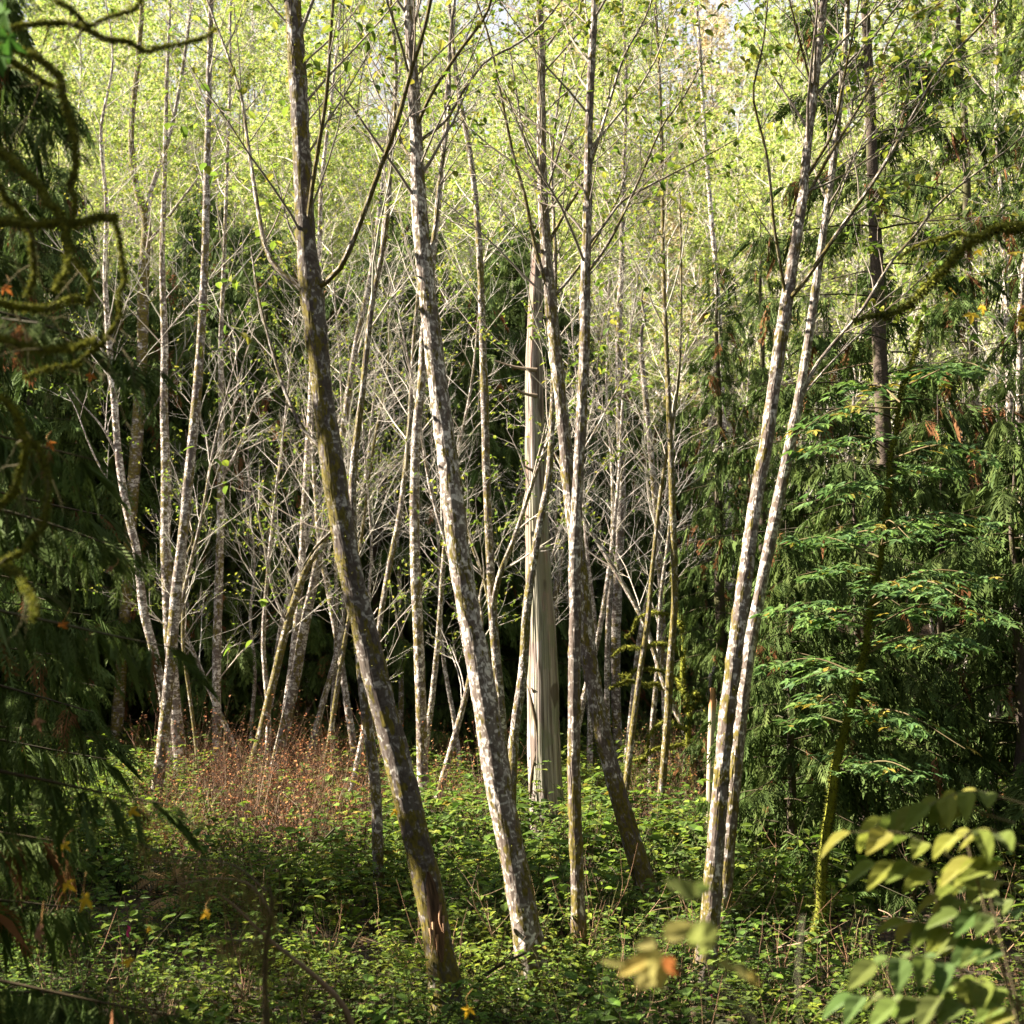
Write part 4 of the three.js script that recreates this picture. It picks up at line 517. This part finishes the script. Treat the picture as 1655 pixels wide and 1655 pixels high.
// berry bushes and ferns, one by one
{
  const R = RNG(99), K = [0, 1, 2].map((k) => herbKit(20 + k, { stems: 8, h: 1.1, leaves: 9, leaf: 0.10, tri: true, stemCol: [0.16, 0.10, 0.06], yellow: 0.06 }));
  const spots = [[640, 1395], [700, 1440], [770, 1405], [860, 1455], [960, 1430], [1005, 1395], [1060, 1430], [900, 1400], [560, 1420], [500, 1450], [1100, 1400], [980, 1490], [790, 1475], [250, 1290], [310, 1300], [215, 1310], [480, 1300], [530, 1290], [390, 1320], [440, 1345], [330, 1365], [560, 1350], [370, 1400], [500, 1385], [640, 1310], [730, 1310], [950, 1330], [1040, 1320], [1100, 1330], [1090, 1290], [440, 1470], [640, 1480], [1230, 1480], [1290, 1470], [770, 1540], [560, 1560], [1000, 1560], [1240, 1560], [420, 1600], [640, 1600], [900, 1620]];
  for (let k = 0; k < 34; k++) spots.push(k < 22 ? [R.r(560, 1120), R.r(1330, 1500)] : [R.r(220, 620), R.r(1440, 1580)]);
  const MARKS = [['the scarred alder', 716, 1600], ['the tall sunlit alder', 862, 1600], ['the slim straight alder', 936, 1560], ['the curved foot alder', 1055, 1490], ['the paired alders', 1150, 1560], ['the snag', 885, 1355], ['the dark footed alder', 613, 1480], ['the upright grey alder', 688, 1335], ['the three stem clump', 265, 1280], ['the evenly grey alder', 351, 1265], ['the brown brush', 450, 1400], ['the mossy maple stem', 1310, 1540], ['the lichen draped branch', 440, 1600]].map(([n, x, y]) => [n, at(x, y, depthOf(x, y))]), takenLabels = new Set();
  const bushLabel = (p) => { const near = MARKS.map(([n, q]) => [n, q, q.distanceTo(p)]).sort((a, b) => a[2] - b[2]); for (const [n, q] of near) { const dz = p.z - q.z, dx = p.x - q.x, how = Math.abs(dz) > Math.abs(dx) * 1.6 ? (dz > 0 ? 'in front of' : 'behind') : (dx < 0 ? 'on the sunny side of' : 'on the shaded side of'); for (const a of ['leafy berry bush', 'second leafy berry bush']) { const l = `${a} ${how} ${n}`; if (!takenLabels.has(l)) { takenLabels.add(l); return l; } } } return 'leafy berry bush among the herbs'; };
  spots.forEach(([x, y], k) => { const d = depthOf(x, y), p = at(x, y, d), o = thing('berry_bush', bushLabel(p), 'bush', onGround(p.x, p.z), 'berry bushes among the herbs'); part(o, 'foliage', K[k % 3], herbMat, 'stuff'); o.scale.setScalar(R.r(0.55, 1.0) * (y > 1520 ? 0.45 : y > 1440 ? 0.75 : 1.15)); o.rotation.y = R.r(0, 6.28); });
  function fern(seed, L, n, cols, droop = 0.55) {
    const r = RNG(seed), mb = new MB();
    for (let k = 0; k < n; k++) { const a = k / n * 6.28 + r.s(0.3), out = V(Math.cos(a), 0, Math.sin(a)), side = V(-out.z, 0, out.x), l = L * r.r(0.75, 1.15), P = (s) => out.clone().multiplyScalar(l * s * 0.85).add(V(0, l * (0.95 * s - droop * 1.55 * s * s), 0)), col = jit(r, r.pick(cols), 0.2);
      tube(mb, Array.from({ length: 6 }, (_, q) => P(q / 5)), (t) => 0.004 * (1.1 - t), 3, [0.08, 0.07, 0.03], { cap: false });
      for (let q = 2; q < 26; q++) for (const sd of [1, -1]) { const s = q / 26, w = l * 0.17 * Math.sin(Math.PI * (0.12 + 0.86 * s)); leaf(mb, P(s), side.clone().multiplyScalar(sd).addScaledVector(out, 0.25).add(V(0, -0.2, 0)), UPV, w, l * 0.026, col, true); } }
    return mb.geo();
  }
  const fg = fern(3, 0.75, 11, HERBCOLS), fd = fern(4, 0.85, 13, [[0.42, 0.28, 0.12], [0.36, 0.24, 0.10], [0.46, 0.33, 0.16]], 0.75);
  [[700, 1375, 'green fern arching between the scarred and the sunlit alder', 1], [1010, 1440, 'green fern under the curved foot alder', 1], [560, 1500, 'green fern in the open herbs before the brown brush', 0.8], [470, 1560, 'green fern near the lichen draped branch', 0.7], [1090, 1480, 'green fern between the curved foot alder and the pair', 0.9], [330, 1330, 'green fern at the edge of the brown brush', 1], [1000, 1612, 'low green fern beside the foot of the straight slim alder', 0.7], [1240, 1500, 'green fern in the gloom under the young cedars', 1], [1330, 1480, 'green fern beside the foot of the mossy maple stem', 1], [890, 1385, 'green fern beside the foot of the snag', 0.8], [1180, 1330, 'green fern behind the paired alders', 1], [640, 1250, 'green fern under the shaded row of cedars', 1]].forEach(([x, y, label, s], k) => { const p = at(x, y, depthOf(x, y)), o = thing('fern', label, 'fern', onGround(p.x, p.z)); part(o, 'fronds', fg, glossLeafMat, 'stuff'); o.scale.setScalar(s); o.rotation.y = k; });
  [[300, 1440, 'straw coloured withered fern arching over the herbs', 0.95], [318, 1478, 'smaller withered fern drooping below the straw coloured one', 0.8]].forEach(([x, y, label, s], k) => { const p = at(x, y, depthOf(x, y)), o = thing('withered_fern', label, 'fern', onGround(p.x, p.z)); part(o, 'fronds', fd, leafMat, 'stuff'); o.scale.setScalar(s); o.rotation.y = k * 2; });
}

// ---------------------------------------------------------------- mossy boughs and saplings
const mossCol = (R) => jit(R, [0.085, 0.085, 0.014], 0.25);
function mossyBough(th, R, p, r0, r1, tuft = 0.02, dens = 900) {
  p = p.flatMap((q, k) => (k ? [p[k - 1].clone().lerp(q, 0.5).add(V(R.s(0.012), R.s(0.012), R.s(0.012)).multiplyScalar(p[0].distanceTo(EYE) / 4)), q] : [q])); const pts = curve(p, 44), mb = new MB(true), len = pts.reduce((s, q, k) => (k ? s + q.distanceTo(pts[k - 1]) : 0), 0), rad = (t) => lerp(r0, r1, t), ph = R.r(0, 40);
  tube(mb, pts, (t, u, l) => rad(t) * (1 + 0.5 * (fbm(u * 4, l * 14 + ph, 7, 4, 3) - 0.5)), 9, (t, u, l) => { const k = fbm(u * 4, l * 25 + ph, 19, 4, 2); return mix3([0.11, 0.12, 0.016], [0.27, 0.28, 0.035], k); });
  const b = worldPart(th, 'bough', mb, mossMat), mm = new MB(); mossTufts(mm, R, pts, rad, Math.round(len * dens), null, len, tuft); worldSub(th, b, 'moss', mm, mossMat, 'stuff'); return pts;
}
{
  const R = RNG(140), D = 4.2, th = thing('maple_tree', 'moss coated maple boughs arching in over the nearest cedar', 'tree', onGround(-1.95, -4.2));
  const tk = new MB(true); tube(tk, curve([V(-1.98, 0.1, -4.2), V(-1.95, 1.5, -4.25), V(-1.9, 3.2, -4.2), V(-1.98, 5.2, -4.1), V(-2.1, 7, -4.0)], 30), (t, u, l) => 0.10 * (1 - 0.6 * t) * (1 + 0.25 * (fbm(u * 4, l * 5, 3, 4, 3) - 0.5)), 14, null, { vk: 1 / 6 }); worldPart(th, 'trunk', tk, POOLMAT[3]);
  const px = (l, dz = 0) => l.map(([x, y], k) => at(x, y, D + dz * k / l.length));
  [[[[-70, 375], [-20, 362], [30, 360], [90, 360], [140, 358], [190, 352]], 0.019, 0.013], [[[-80, 200], [-20, 235], [30, 270], [70, 310], [95, 340], [107, 365], [112, 400], [110, 430], [88, 468]], 0.021, 0.009], [[[-60, 470], [0, 488], [40, 497], [85, 496], [130, 483]], 0.014, 0.012], [[[-60, 530], [0, 545], [45, 560], [100, 562], [155, 548]], 0.016, 0.010], [[[-60, 60], [0, 75], [40, 85], [80, 110], [100, 150], [115, 200], [122, 250], [112, 300], [120, 350]], 0.014, 0.006], [[[-60, 85], [10, 95], [60, 125], [90, 140]], 0.011, 0.008], [[[-40, 270], [0, 300], [30, 335], [52, 380], [54, 420], [40, 480]], 0.012, 0.005], [[[182, 355], [195, 400], [202, 450], [195, 510], [165, 555], [120, 590], [40, 610]], 0.006, 0.003], [[[120, 415], [140, 440], [147, 470], [142, 495]], 0.005, 0.003], [[[-30, 45], [40, 40], [130, 42], [180, 65], [235, 82], [300, 68], [350, 45]], 0.009, 0.003], [[[90, 0], [130, 30], [150, 40], [200, 20], [230, -10]], 0.006, 0.003], [[[0, 640], [30, 680], [40, 740], [25, 790], [-20, 830]], 0.014, 0.010], [[[30, 690], [60, 720], [78, 780], [70, 850], [40, 890], [0, 910]], 0.009, 0.006], [[[0, 905], [30, 925], [48, 960], [55, 1000]], 0.013, 0.007]]
    .forEach(([l, a, b], k) => { const q = mossyBough(th, R, px(l, R.s(0.4)), a * 0.62, b * 0.7, 0.010, 3600), tw = new MB(true); for (let j = 0; j < 5; j++) twig(tw, null, R, q[Math.floor(R.r(8, 43))], V(R.s(), R.s(0.6) - 0.5, R.s()).normalize(), R.r(0.1, 0.35), 0.003, 1, { col: [0.07, 0.06, 0.025], levels: 2, bend: -0.1, wander: 0.25 }); worldPart(th, 'twigs', tw, twigMat); });
  const lm = new MB(); for (const [x, y, s] of [[8, 18, 0.10], [14, 60, 0.09], [0, 90, 0.10]]) mapleLeaf(lm, at(x, y, D - 0.5), V(R.s(), -0.6, R.s()), V(0.2, 0.5, 1), s, jit(R, [0.06, 0.14, 0.02], 0.2)); worldPart(th, 'leaves', lm, leafMat);
}
{ // mossy bough reaching in from the other side, with a few yellow leaves
  const R = RNG(150), D = 7, th = thing('maple_tree', 'mossy maple bough slanting in from the edge above the layered leaves', 'tree', onGround(3.0, -7));
  const tk = new MB(true); tube(tk, curve([V(3.05, -0.1, -7), V(3.0, 2, -7), V(2.95, 4.2, -6.95), V(3.0, 7, -7)], 24), (t) => 0.09 * (1 - 0.6 * t), 12, null, { vk: 1 / 6 }); worldPart(th, 'trunk', tk, POOLMAT[3]);
  mossyBough(th, R, [[1775, 345], [1700, 358], [1650, 366], [1586, 382], [1525, 436], [1484, 477], [1433, 508], [1380, 520]].map(([x, y]) => at(x, y, D)), 0.030, 0.006, 0.022, 1400);
  mossyBough(th, R, [[1586, 382], [1550, 375], [1500, 390], [1450, 420]].map(([x, y]) => at(x, y, D - 0.2)), 0.010, 0.003, 0.012, 1000);
  const lm = new MB(); for (let k = 0; k < 26; k++) { const p = at(1440 + R.r(0, 215), 400 + R.r(0, 170), D + R.s(0.5)); mapleLeaf(lm, p, V(R.s(), -0.3, R.s()), V(R.s(0.3), 1, R.s(0.4)), R.r(0.04, 0.07), jit(R, R() < 0.35 ? [0.42, 0.30, 0.03] : [0.10, 0.18, 0.03], 0.25)); } worldPart(th, 'leaves', lm, leafMat, 'stuff');
}
{ // mossy maple sapling with flat layers of leaves
  const R = RNG(160), d0 = depthOf(1308, 1548), b = at(1308, 1548, d0), th = thing('maple_sapling', 'crooked mossy maple stem carrying flat layers of lobed green leaves', 'tree', onGround(b.x, b.z));
  const pts = mossyBough(th, R, [[1305, 1575], [1312, 1530], [1328, 1420], [1343, 1300], [1366, 1180], [1388, 1090], [1404, 1000], [1416, 930], [1430, 850], [1438, 780], [1450, 690], [1468, 600], [1490, 520]].map(([x, y], k) => at(x, y, d0 + 0.04 * k)), 0.040, 0.008, 0.02, 1500);
  const limb = (from, to, r, rows) => {
    const n = from.distanceTo(to), mid = from.clone().lerp(to, 0.5).add(V(R.s(0.1), 0.12 * n, R.s(0.1))), p = curve([from, mid, to], 12), tm = new MB(true), lm = new MB(); tube(tm, p, (t) => r * (1 - 0.75 * t), 5, jit(R, [0.13, 0.10, 0.05], 0.2)); worldPart(th, 'limb', tm, twigMat);
    for (let k = 0; k < rows; k++) { const f = R.r(0.2, 1), i = Math.min(11, Math.floor(f * 12)), T = V().subVectors(p[i + 1], p[i]).normalize(), sd = V(-T.z, 0, T.x).multiplyScalar(R() < 0.5 ? 1 : -1), q = p[i].clone().addScaledVector(sd, R.r(0.02, 0.28)).add(V(0, R.s(0.035) - 0.02, 0)); mapleLeaf(lm, q, sd.clone().addScaledVector(T, R.r(0.2, 1)).add(V(0, -0.15, 0)), V(R.s(0.4), 1, 0.2 + R.s(0.45)), R.r(0.065, 0.115), jit(R, R() < 0.07 ? [0.26, 0.21, 0.03] : R.pick([[0.085, 0.16, 0.04], [0.10, 0.178, 0.043], [0.068, 0.135, 0.04], [0.11, 0.19, 0.036]]), 0.2), 0.18); }
    worldPart(th, 'leaves', lm, glossLeafMat, 'stuff');
  };
  const ends = [[1290, 700, 1450, 660], [1300, 730, 1440, 730], [1380, 640, 1455, 650], [1530, 610, 1470, 600], [1600, 600, 1470, 620], [1330, 810, 1436, 790], [1540, 760, 1440, 770], [1620, 740, 1445, 740], [1470, 870, 1425, 880], [1260, 880, 1420, 900], [1290, 930, 1414, 930], [1360, 870, 1425, 870], [1570, 880, 1425, 880], [1640, 850, 1430, 860], [1250, 990, 1405, 1000], [1300, 1010, 1400, 1010], [1480, 960, 1408, 970], [1560, 970, 1410, 980], [1630, 940, 1415, 950], [1230, 1080, 1388, 1090], [1290, 1100, 1385, 1100], [1520, 1060, 1395, 1060], [1600, 1050, 1395, 1050], [1640, 1010, 1400, 1020], [1260, 1170, 1370, 1170], [1320, 1140, 1375, 1150], [1480, 1190, 1372, 1160], [1560, 1210, 1375, 1150], [1440, 1250, 1355, 1240], [1500, 1260, 1350, 1250]];
  ends.forEach(([x, y, fx, fy]) => limb(at(fx, fy, d0 + 0.2), at(x, y, d0 + R.s(1.2)), 0.008, 54));
}
{ // curtain of mossy limbs on a small tree behind the curved alder
  const R = RNG(170), d0 = 19, b = at(1120, 1290, d0), th = thing('mossy_tree', 'small bare tree with yellow moss on its arching boughs behind the curved alder', 'tree', onGround(b.x, b.z));
  mossyBough(th, R, [[1118, 1300], [1112, 1200], [1104, 1100], [1096, 980], [1090, 900]].map(([x, y]) => at(x, y, d0)), 0.05, 0.02, 0.03, 500);
  [[[1110, 1180], [1080, 1165], [1050, 1190], [1030, 1240]], [[1108, 1130], [1060, 1105], [1020, 1100], [985, 1112]], [[1106, 1120], [1070, 1085], [1030, 1080], [1000, 1090]], [[1104, 1060], [1060, 1040], [1020, 1045], [990, 1060]], [[1112, 1200], [1060, 1210], [1020, 1230], [1000, 1260]], [[1100, 1010], [1060, 990], [1030, 1000], [1010, 1030]], [[1108, 1150], [1125, 1120], [1140, 1130], [1150, 1160]]].forEach((l) => mossyBough(th, R, l.map(([x, y]) => at(x, y, d0 + R.s(0.5))), 0.028, 0.010, 0.03, 600));
}

// ---------------------------------------------------------------- things close to the viewer
function leafSpray(lm, sm, R, p0, p1, n, L, cols, droop = 0.5, stem = [0.12, 0.10, 0.05], r = 0.0022) {
  const mid = p0.clone().lerp(p1, 0.55).add(V(0, 0.12 * p0.distanceTo(p1), 0)), p = curve([p0, mid, p1], 10); tube(sm, p, (t) => r * (1.2 - 0.8 * t), 5, stem);
  for (let k = 0; k < n; k++) { const f = lerp(0.35, 1, k / (n - 1)), i = Math.min(9, Math.floor(f * 10)), T = V().subVectors(p[i + 1], p[i]).normalize(), sd = V().crossVectors(T, UPV).normalize().multiplyScalar(k === n - 1 ? 0 : (k % 2 ? 1 : -1)); bigLeaf(lm, p[Math.round(f * 10)], T.clone().multiplyScalar(k === n - 1 ? 1 : 0.55).addScaledVector(sd, 0.85).add(V(R.s(0.15), -droop * R.r(0.6, 1.2), R.s(0.15))), V(R.s(0.25), 1, 0.45 + R.s(0.3)), L * R.r(0.8, 1.15), L * R.r(0.5, 0.62), jit(R, R.pick(cols), 0.14)); }
}
function bigLeaf(mb, p, dir, nrm, L, Wd, col) {   // an ovate blade in a grid, folded and curled, drawn out to a point
  const [x, n, b] = frame(dir, nrm), rows = 8, prof = (t) => Math.pow(Math.sin(Math.PI * Math.pow(t, 0.72)), 0.8) * (1 - 0.15 * t), ids = [];
  for (let k = 0; k <= rows; k++) { const t = k / rows, w = prof(Math.min(0.999, Math.max(0.001, t))) * Wd * 0.5 + (k === rows ? 0 : 0.0008); ids.push([-1, -0.5, 0, 0.5, 1].map((s) => mb.vert(p.clone().addScaledVector(x, t * L).addScaledVector(b, s * w * (1 + 0.05 * Math.sin(k * 2.4 + s))).addScaledVector(n, L * (0.16 * Math.abs(s) * (w / Wd) * 1.4 - 0.22 * t * t + 0.012 * Math.sin(k * 1.9 + s * 4))), col))); }
  for (let k = 0; k < rows; k++) for (let j = 0; j < 4; j++) { mb.tri(ids[k][j], ids[k][j + 1], ids[k + 1][j]); mb.tri(ids[k][j + 1], ids[k + 1][j + 1], ids[k + 1][j]); }
}
const PALE = [[0.16, 0.19, 0.028], [0.185, 0.20, 0.03], [0.13, 0.17, 0.028], [0.21, 0.20, 0.036]], DEEP = [[0.075, 0.125, 0.03], [0.10, 0.14, 0.03], [0.12, 0.15, 0.035]];
{
  const R = RNG(180), D = 3.7, th = thing('elder_shrub', 'shrub close by with big drooping pale green leaflets', 'shrub', onGround(1.42, -3.7));
  const root = V(1.42, groundY(1.42, -3.7) - 0.05, -3.7), stems = [[1655, 1300, 0.0], [1560, 1350, -0.2], [1500, 1420, 0.2], [1600, 1450, -0.35], [1480, 1530, -0.2]];
  for (const [x, y, z] of stems) { const e = at(x, y, D + z), sm = new MB(true); tube(sm, curve([root, root.clone().lerp(e, 0.5).add(V(0.08, 0.05, 0)), e], 16), (t) => 0.007 * (1.2 - 0.8 * t), 6, [0.11, 0.085, 0.05]); worldPart(th, 'stem', sm, twigMat); }
  const sp = (x0, y0, x1, y1, z, n, cols, L = 0.075) => { const lm = new MB(), sm = new MB(true); leafSpray(lm, sm, R, at(x0, y0, D + z), at(x1, y1, D + z + R.s(0.12)), n, L * 1.3, cols); worldPart(th, 'leaf_stalk', sm, twigMat); worldPart(th, 'leaves', lm, leafMat); };
  [[1640, 1330, 1425, 1322, 0, 9, PALE], [1655, 1300, 1500, 1300, 0.1, 7, PALE], [1560, 1400, 1375, 1345, -0.1, 5, PALE], [1560, 1440, 1415, 1395, -0.1, 7, PALE], [1655, 1370, 1545, 1350, -0.2, 5, PALE], [1655, 1420, 1555, 1390, -0.3, 7, PALE], [1655, 1440, 1550, 1425, 0.1, 5, PALE], [1600, 1480, 1520, 1450, 0.0, 5, PALE], [1640, 1500, 1550, 1475, -0.2, 5, DEEP], [1600, 1550, 1465, 1490, 0, 7, PALE], [1655, 1560, 1560, 1520, -0.2, 7, DEEP], [1600, 1590, 1415, 1555, -0.3, 7, DEEP], [1655, 1620, 1540, 1590, -0.3, 7, PALE], [1655, 1500, 1600, 1440, 0.3, 5, DEEP], [1620, 1650, 1450, 1620, -0.4, 7, DEEP], [1655, 1660, 1600, 1620, -0.4, 5, PALE], [1520, 1660, 1380, 1610, -0.2, 6, DEEP]].forEach((a) => sp(...a));
}
{
  const R = RNG(190), th = thing('young_shoot', 'thin shoot right before the viewer with blurred yellowing leaves', 'shrub', onGround(0.72, -2.3));
  const root = V(0.80, groundY(0.72, -2.3) - 0.05, -2.3), D = 2.3;
  const st = (l, r) => { const sm = new MB(true); tube(sm, curve([root, ...l.map(([x, y]) => at(x, y, D))], 18), (t) => r * (1.2 - 0.7 * t), 6, [0.13, 0.12, 0.08]); worldPart(th, 'stem', sm, twigMat); };
  st([[1225, 1660], [1160, 1600], [1105, 1560], [1075, 1545]], 0.0025); st([[1290, 1640], [1290, 1560], [1298, 1480]], 0.003); st([[1225, 1650], [1170, 1590], [1145, 1560], [1120, 1480]], 0.002);
  const YEL = [[0.30, 0.27, 0.08], [0.32, 0.29, 0.10], [0.28, 0.22, 0.06]], lm = new MB();
  const L = (x, y, ang, s, w, col) => bigLeaf(lm, at(x, y, D + R.s(0.03)), V(Math.cos(ang), Math.sin(ang), R.s(0.2)), V(0.15, 0.55, 1), s * 1.12, w * 1.12, jit(R, col, 0.1));
  L(1075, 1545, -2.9, 0.065, 0.032, YEL[0]); L(1065, 1550, -2.2, 0.055, 0.035, YEL[1]); L(1060, 1550, -1.4, 0.045, 0.03, YEL[1]); L(1045, 1548, -2.6, 0.05, 0.022, YEL[2]); L(1070, 1550, -0.7, 0.035, 0.02, [0.42, 0.16, 0.05]); L(1072, 1515, 0.4, 0.05, 0.03, YEL[0]); L(1060, 1520, -2.9, 0.03, 0.02, YEL[1]); L(1010, 1560, 2.9, 0.035, 0.012, YEL[0]);
  L(1135, 1485, -1.45, 0.055, 0.038, [0.24, 0.26, 0.07]); L(1132, 1490, -1.9, 0.04, 0.03, [0.20, 0.24, 0.06]); L(1128, 1450, 2.6, 0.05, 0.028, [0.18, 0.22, 0.06]); L(1120, 1440, 0.2, 0.03, 0.02, [0.15, 0.20, 0.05]); L(1160, 1555, -0.4, 0.03, 0.015, YEL[0]); L(1185, 1560, -0.6, 0.032, 0.016, YEL[1]); L(1210, 1570, -0.9, 0.03, 0.016, YEL[2]);
  worldPart(th, 'leaves', lm, leafMat);
}
{ // dead hanging branch in front of the brown brush
  const R = RNG(200), D = 5.0, th = thing('dead_branch', 'fallen dead branch draped with stringy lichen before the brown brush', 'branch', onGround(-0.55, -5));
  const bough = (l, r, c) => { const mb = new MB(true), p = curve(l.map(([x, y]) => at(x, y, D)), 24); tube(mb, p, (t, u, q) => r * (1 - 0.7 * t) * (1 + 0.3 * (vnoise(u * 3, q * 20, 4, 3) - 0.5)), 7, c); worldPart(th, 'bough', mb, twigMat); return p; };
  const P = [bough([[580, 1690], [555, 1625], [500, 1570], [455, 1535], [415, 1500], [380, 1465], [352, 1443]], 0.012, [0.16, 0.105, 0.07]), bough([[470, 1545], [440, 1525], [380, 1520], [340, 1512]], 0.006, [0.12, 0.09, 0.06]), bough([[440, 1480], [425, 1455], [400, 1428], [350, 1420], [285, 1430]], 0.006, [0.15, 0.11, 0.07]), bough([[432, 1665], [428, 1600], [432, 1520], [440, 1470], [436, 1430]], 0.013, [0.07, 0.055, 0.03]), bough([[430, 1440], [380, 1400], [300, 1385], [240, 1370], [215, 1355]], 0.004, [0.08, 0.06, 0.04])];
  const mb = new MB(); for (let k = 0; k < 700; k++) { const p = R.pick(P), q = p[Math.floor(R() * 24)], L = R.r(0.02, 0.13), w = 0.0012, e = q.clone().add(V(R.s(0.03), -L, R.s(0.03))), m = q.clone().lerp(e, 0.5).add(V(R.s(0.012), 0, R.s(0.012))), c = jit(R, R() < 0.5 ? [0.10, 0.085, 0.025] : [0.20, 0.14, 0.06], 0.25), a = mb.vert(q, c), b = mb.vert(m.clone().add(V(w, 0, 0)), c), f = mb.vert(m.clone().add(V(-w, 0, 0)), c), g = mb.vert(e, c); mb.tri(a, b, f); mb.tri(b, g, f); } worldPart(th, 'lichen', mb, mossMat, 'stuff');
}
// fallen leaves caught in the cedar and herbs, each where it hangs
[[135, 1453, 4.8, 0.085, 'bright yellow maple leaf caught on the nearest cedar'], [207, 1552, 4.7, 0.06, 'small yellow maple leaf low on the cedar fronds'], [103, 1365, 5, 0.05, 'thin yellow leaf hanging under a cedar frond'], [107, 1428, 4.9, 0.06, 'yellow maple leaf just above the bright one'], [147, 606, 5.5, 0.055, 'orange leaf hanging high before the shaded cedars', 1], [80, 716, 5.2, 0.05, 'dull orange leaf beside the mossy loops', 1], [100, 1008, 5.2, 0.06, 'orange brown leaf tangled in the middle of the cedar', 1], [180, 918, 5.4, 0.04, 'pinkish dead leaf on the cedar near the mossy forked alder', 2], [212, 1310, 5.4, 0.06, 'golden leaf hanging before the berry bushes'], [336, 1475, 4.9, 0.05, 'golden leaf hanging by the dead branch'], [240, 1500, 4.9, 0.035, 'small golden leaf between cedar and dead branch'], [60, 1165, 5, 0.06, 'brown curled leaf on the cedar', 2], [65, 1505, 4.4, 0.085, 'curled brown leaf resting on the lowest cedar frond', 2], [640, 1310, 8.6, 0.07, 'orange leaf stuck to the scarred alder', 0], [758, 1630, 6.2, 0.075, 'yellow and orange leaf low before the scarred alder', 0], [7, 465, 4.5, 0.05, 'tan leaf stuck between the mossy boughs', 1]].forEach(([x, y, d, s, label, kind = 0], k) => {
  const R = RNG(300 + k), p = at(x, y, d), mb = new MB(), col = [[0.52, 0.33, 0.02], [0.34, 0.12, 0.025], [0.22, 0.11, 0.07]][kind]; mapleLeaf(mb, V(0, 0, 0), V(R.s(), -0.5, R.s(0.4)), V(R.s(0.7), 0.6, 0.8), s * 0.68, jit(R, col, 0.2), 0.55);
  const th = thing('maple_leaf', label, 'leaf', p); part(th, 'blade', mb.geo(), leafMat); const sm = new MB(true); tube(sm, curve([V(0, 0, 0), V(R.s(0.02), s * 0.5, -0.02), V(R.s(0.03), s * 1.0, -0.03)], 6), (t) => 0.0015, 4, jit(R, [0.25, 0.14, 0.05], 0.1)); part(th, 'stalk', sm.geo(), twigMat);
});
// survey ribbons
[[1150, 1596, 8.6, 'bright pink ribbon tied to a twig near the paired alders'], [513, 1497, 10.5, 'faded pink ribbon on a stem in the herbs'], [208, 1495, 7.5, 'tiny pink ribbon seen through the cedar fronds']].forEach(([x, y, d, label], k) => {
  const p = at(x, y, d), th = thing('ribbon', label, 'ribbon', p), mb = new MB(), c = [0.75, 0.05, 0.22], rows = 7; for (let q = 0; q <= rows; q++) { const t = q / rows; mb.vert(V(-0.008 + 0.005 * Math.sin(t * 7), -0.06 * t, 0.006 * Math.sin(t * 9)), c); mb.vert(V(0.008 + 0.004 * Math.sin(t * 6 + 1), -0.06 * t - 0.01, 0.006 * Math.cos(t * 8)), c); } for (let q = 0; q < rows; q++) { mb.tri(q * 2, q * 2 + 1, q * 2 + 2); mb.tri(q * 2 + 1, q * 2 + 3, q * 2 + 2); }
  part(th, 'tape', mb.geo(), leafMat); const sm = new MB(true), g = groundY(p.x, p.z) - p.y; tube(sm, curve([V(0.03, g, 0), V(0.01, g * 0.5, 0.02), V(0, 0.01, 0), V(-0.03, 0.15, 0)], 10), () => 0.003, 4, [0.14, 0.09, 0.06]); part(th, 'twig', sm.geo(), twigMat);
});
// sticks lying and leaning in the herbs
[[[1195, 1575], [1260, 1590], [1330, 1600], [1400, 1610], 0.02, 'pale fallen pole lying in the herbs by the paired alders'], [[1225, 1560], [1250, 1535], [1290, 1525], [1305, 1520], 0.006, 'bent pale twig arching over the fallen pole'], [[740, 1635], [770, 1590], [800, 1565], [850, 1540], 0.016, 'dark mossy limb lying between the scarred and the sunlit alder'], [[815, 1560], [795, 1510], [770, 1470], [762, 1440], 0.006, 'reddish dry stalk leaning beside the sunlit alder'], [[805, 1560], [790, 1490], [775, 1450], [772, 1425], 0.005, 'second dry stalk leaning beside the sunlit alder'], [[1560, 1490], [1580, 1505], [1610, 1520], [1640, 1540], 0.01, 'pale stick lying beyond the near shrub'], [[1420, 1470], [1440, 1480], [1450, 1510], [1455, 1545], 0.005, 'dead bent stem with withered leaves under the young cedars'], [[540, 1340], [520, 1360], [500, 1380], [470, 1410], 0.012, 'dark stick leaning out of the brown brush']].forEach(([a, b, c, e, r, label], k) => {
  const R = RNG(500 + k), d0 = Math.min(14, depthOf(a[0], Math.min(1640, a[1] + 15))), ps = [a, b, c, e].map(([x, y], q) => at(x, y, d0 - 0.1 * q)), th = thing('stick', label, 'stick', ps[0].clone()), mb = new MB(true); tube(mb, curve(ps, 16), (t) => r * (1 - 0.5 * t), 7, jit(R, k === 2 || k === 7 ? [0.06, 0.05, 0.03] : [0.30, 0.21, 0.14], 0.15)); worldPart(th, 'stem', mb, twigMat); const tw = new MB(true); for (let q = 0; q < 5; q++) twig(tw, null, R, ps[1 + (q % 3)], V(R.s(), R.r(0, 1), R.s()).normalize(), R.r(0.15, 0.4), r * 0.4, 1, { col: [0.22, 0.15, 0.10], levels: 1 }); worldPart(th, 'twigs', tw, twigMat);
});

renderer.render(scene, camera);
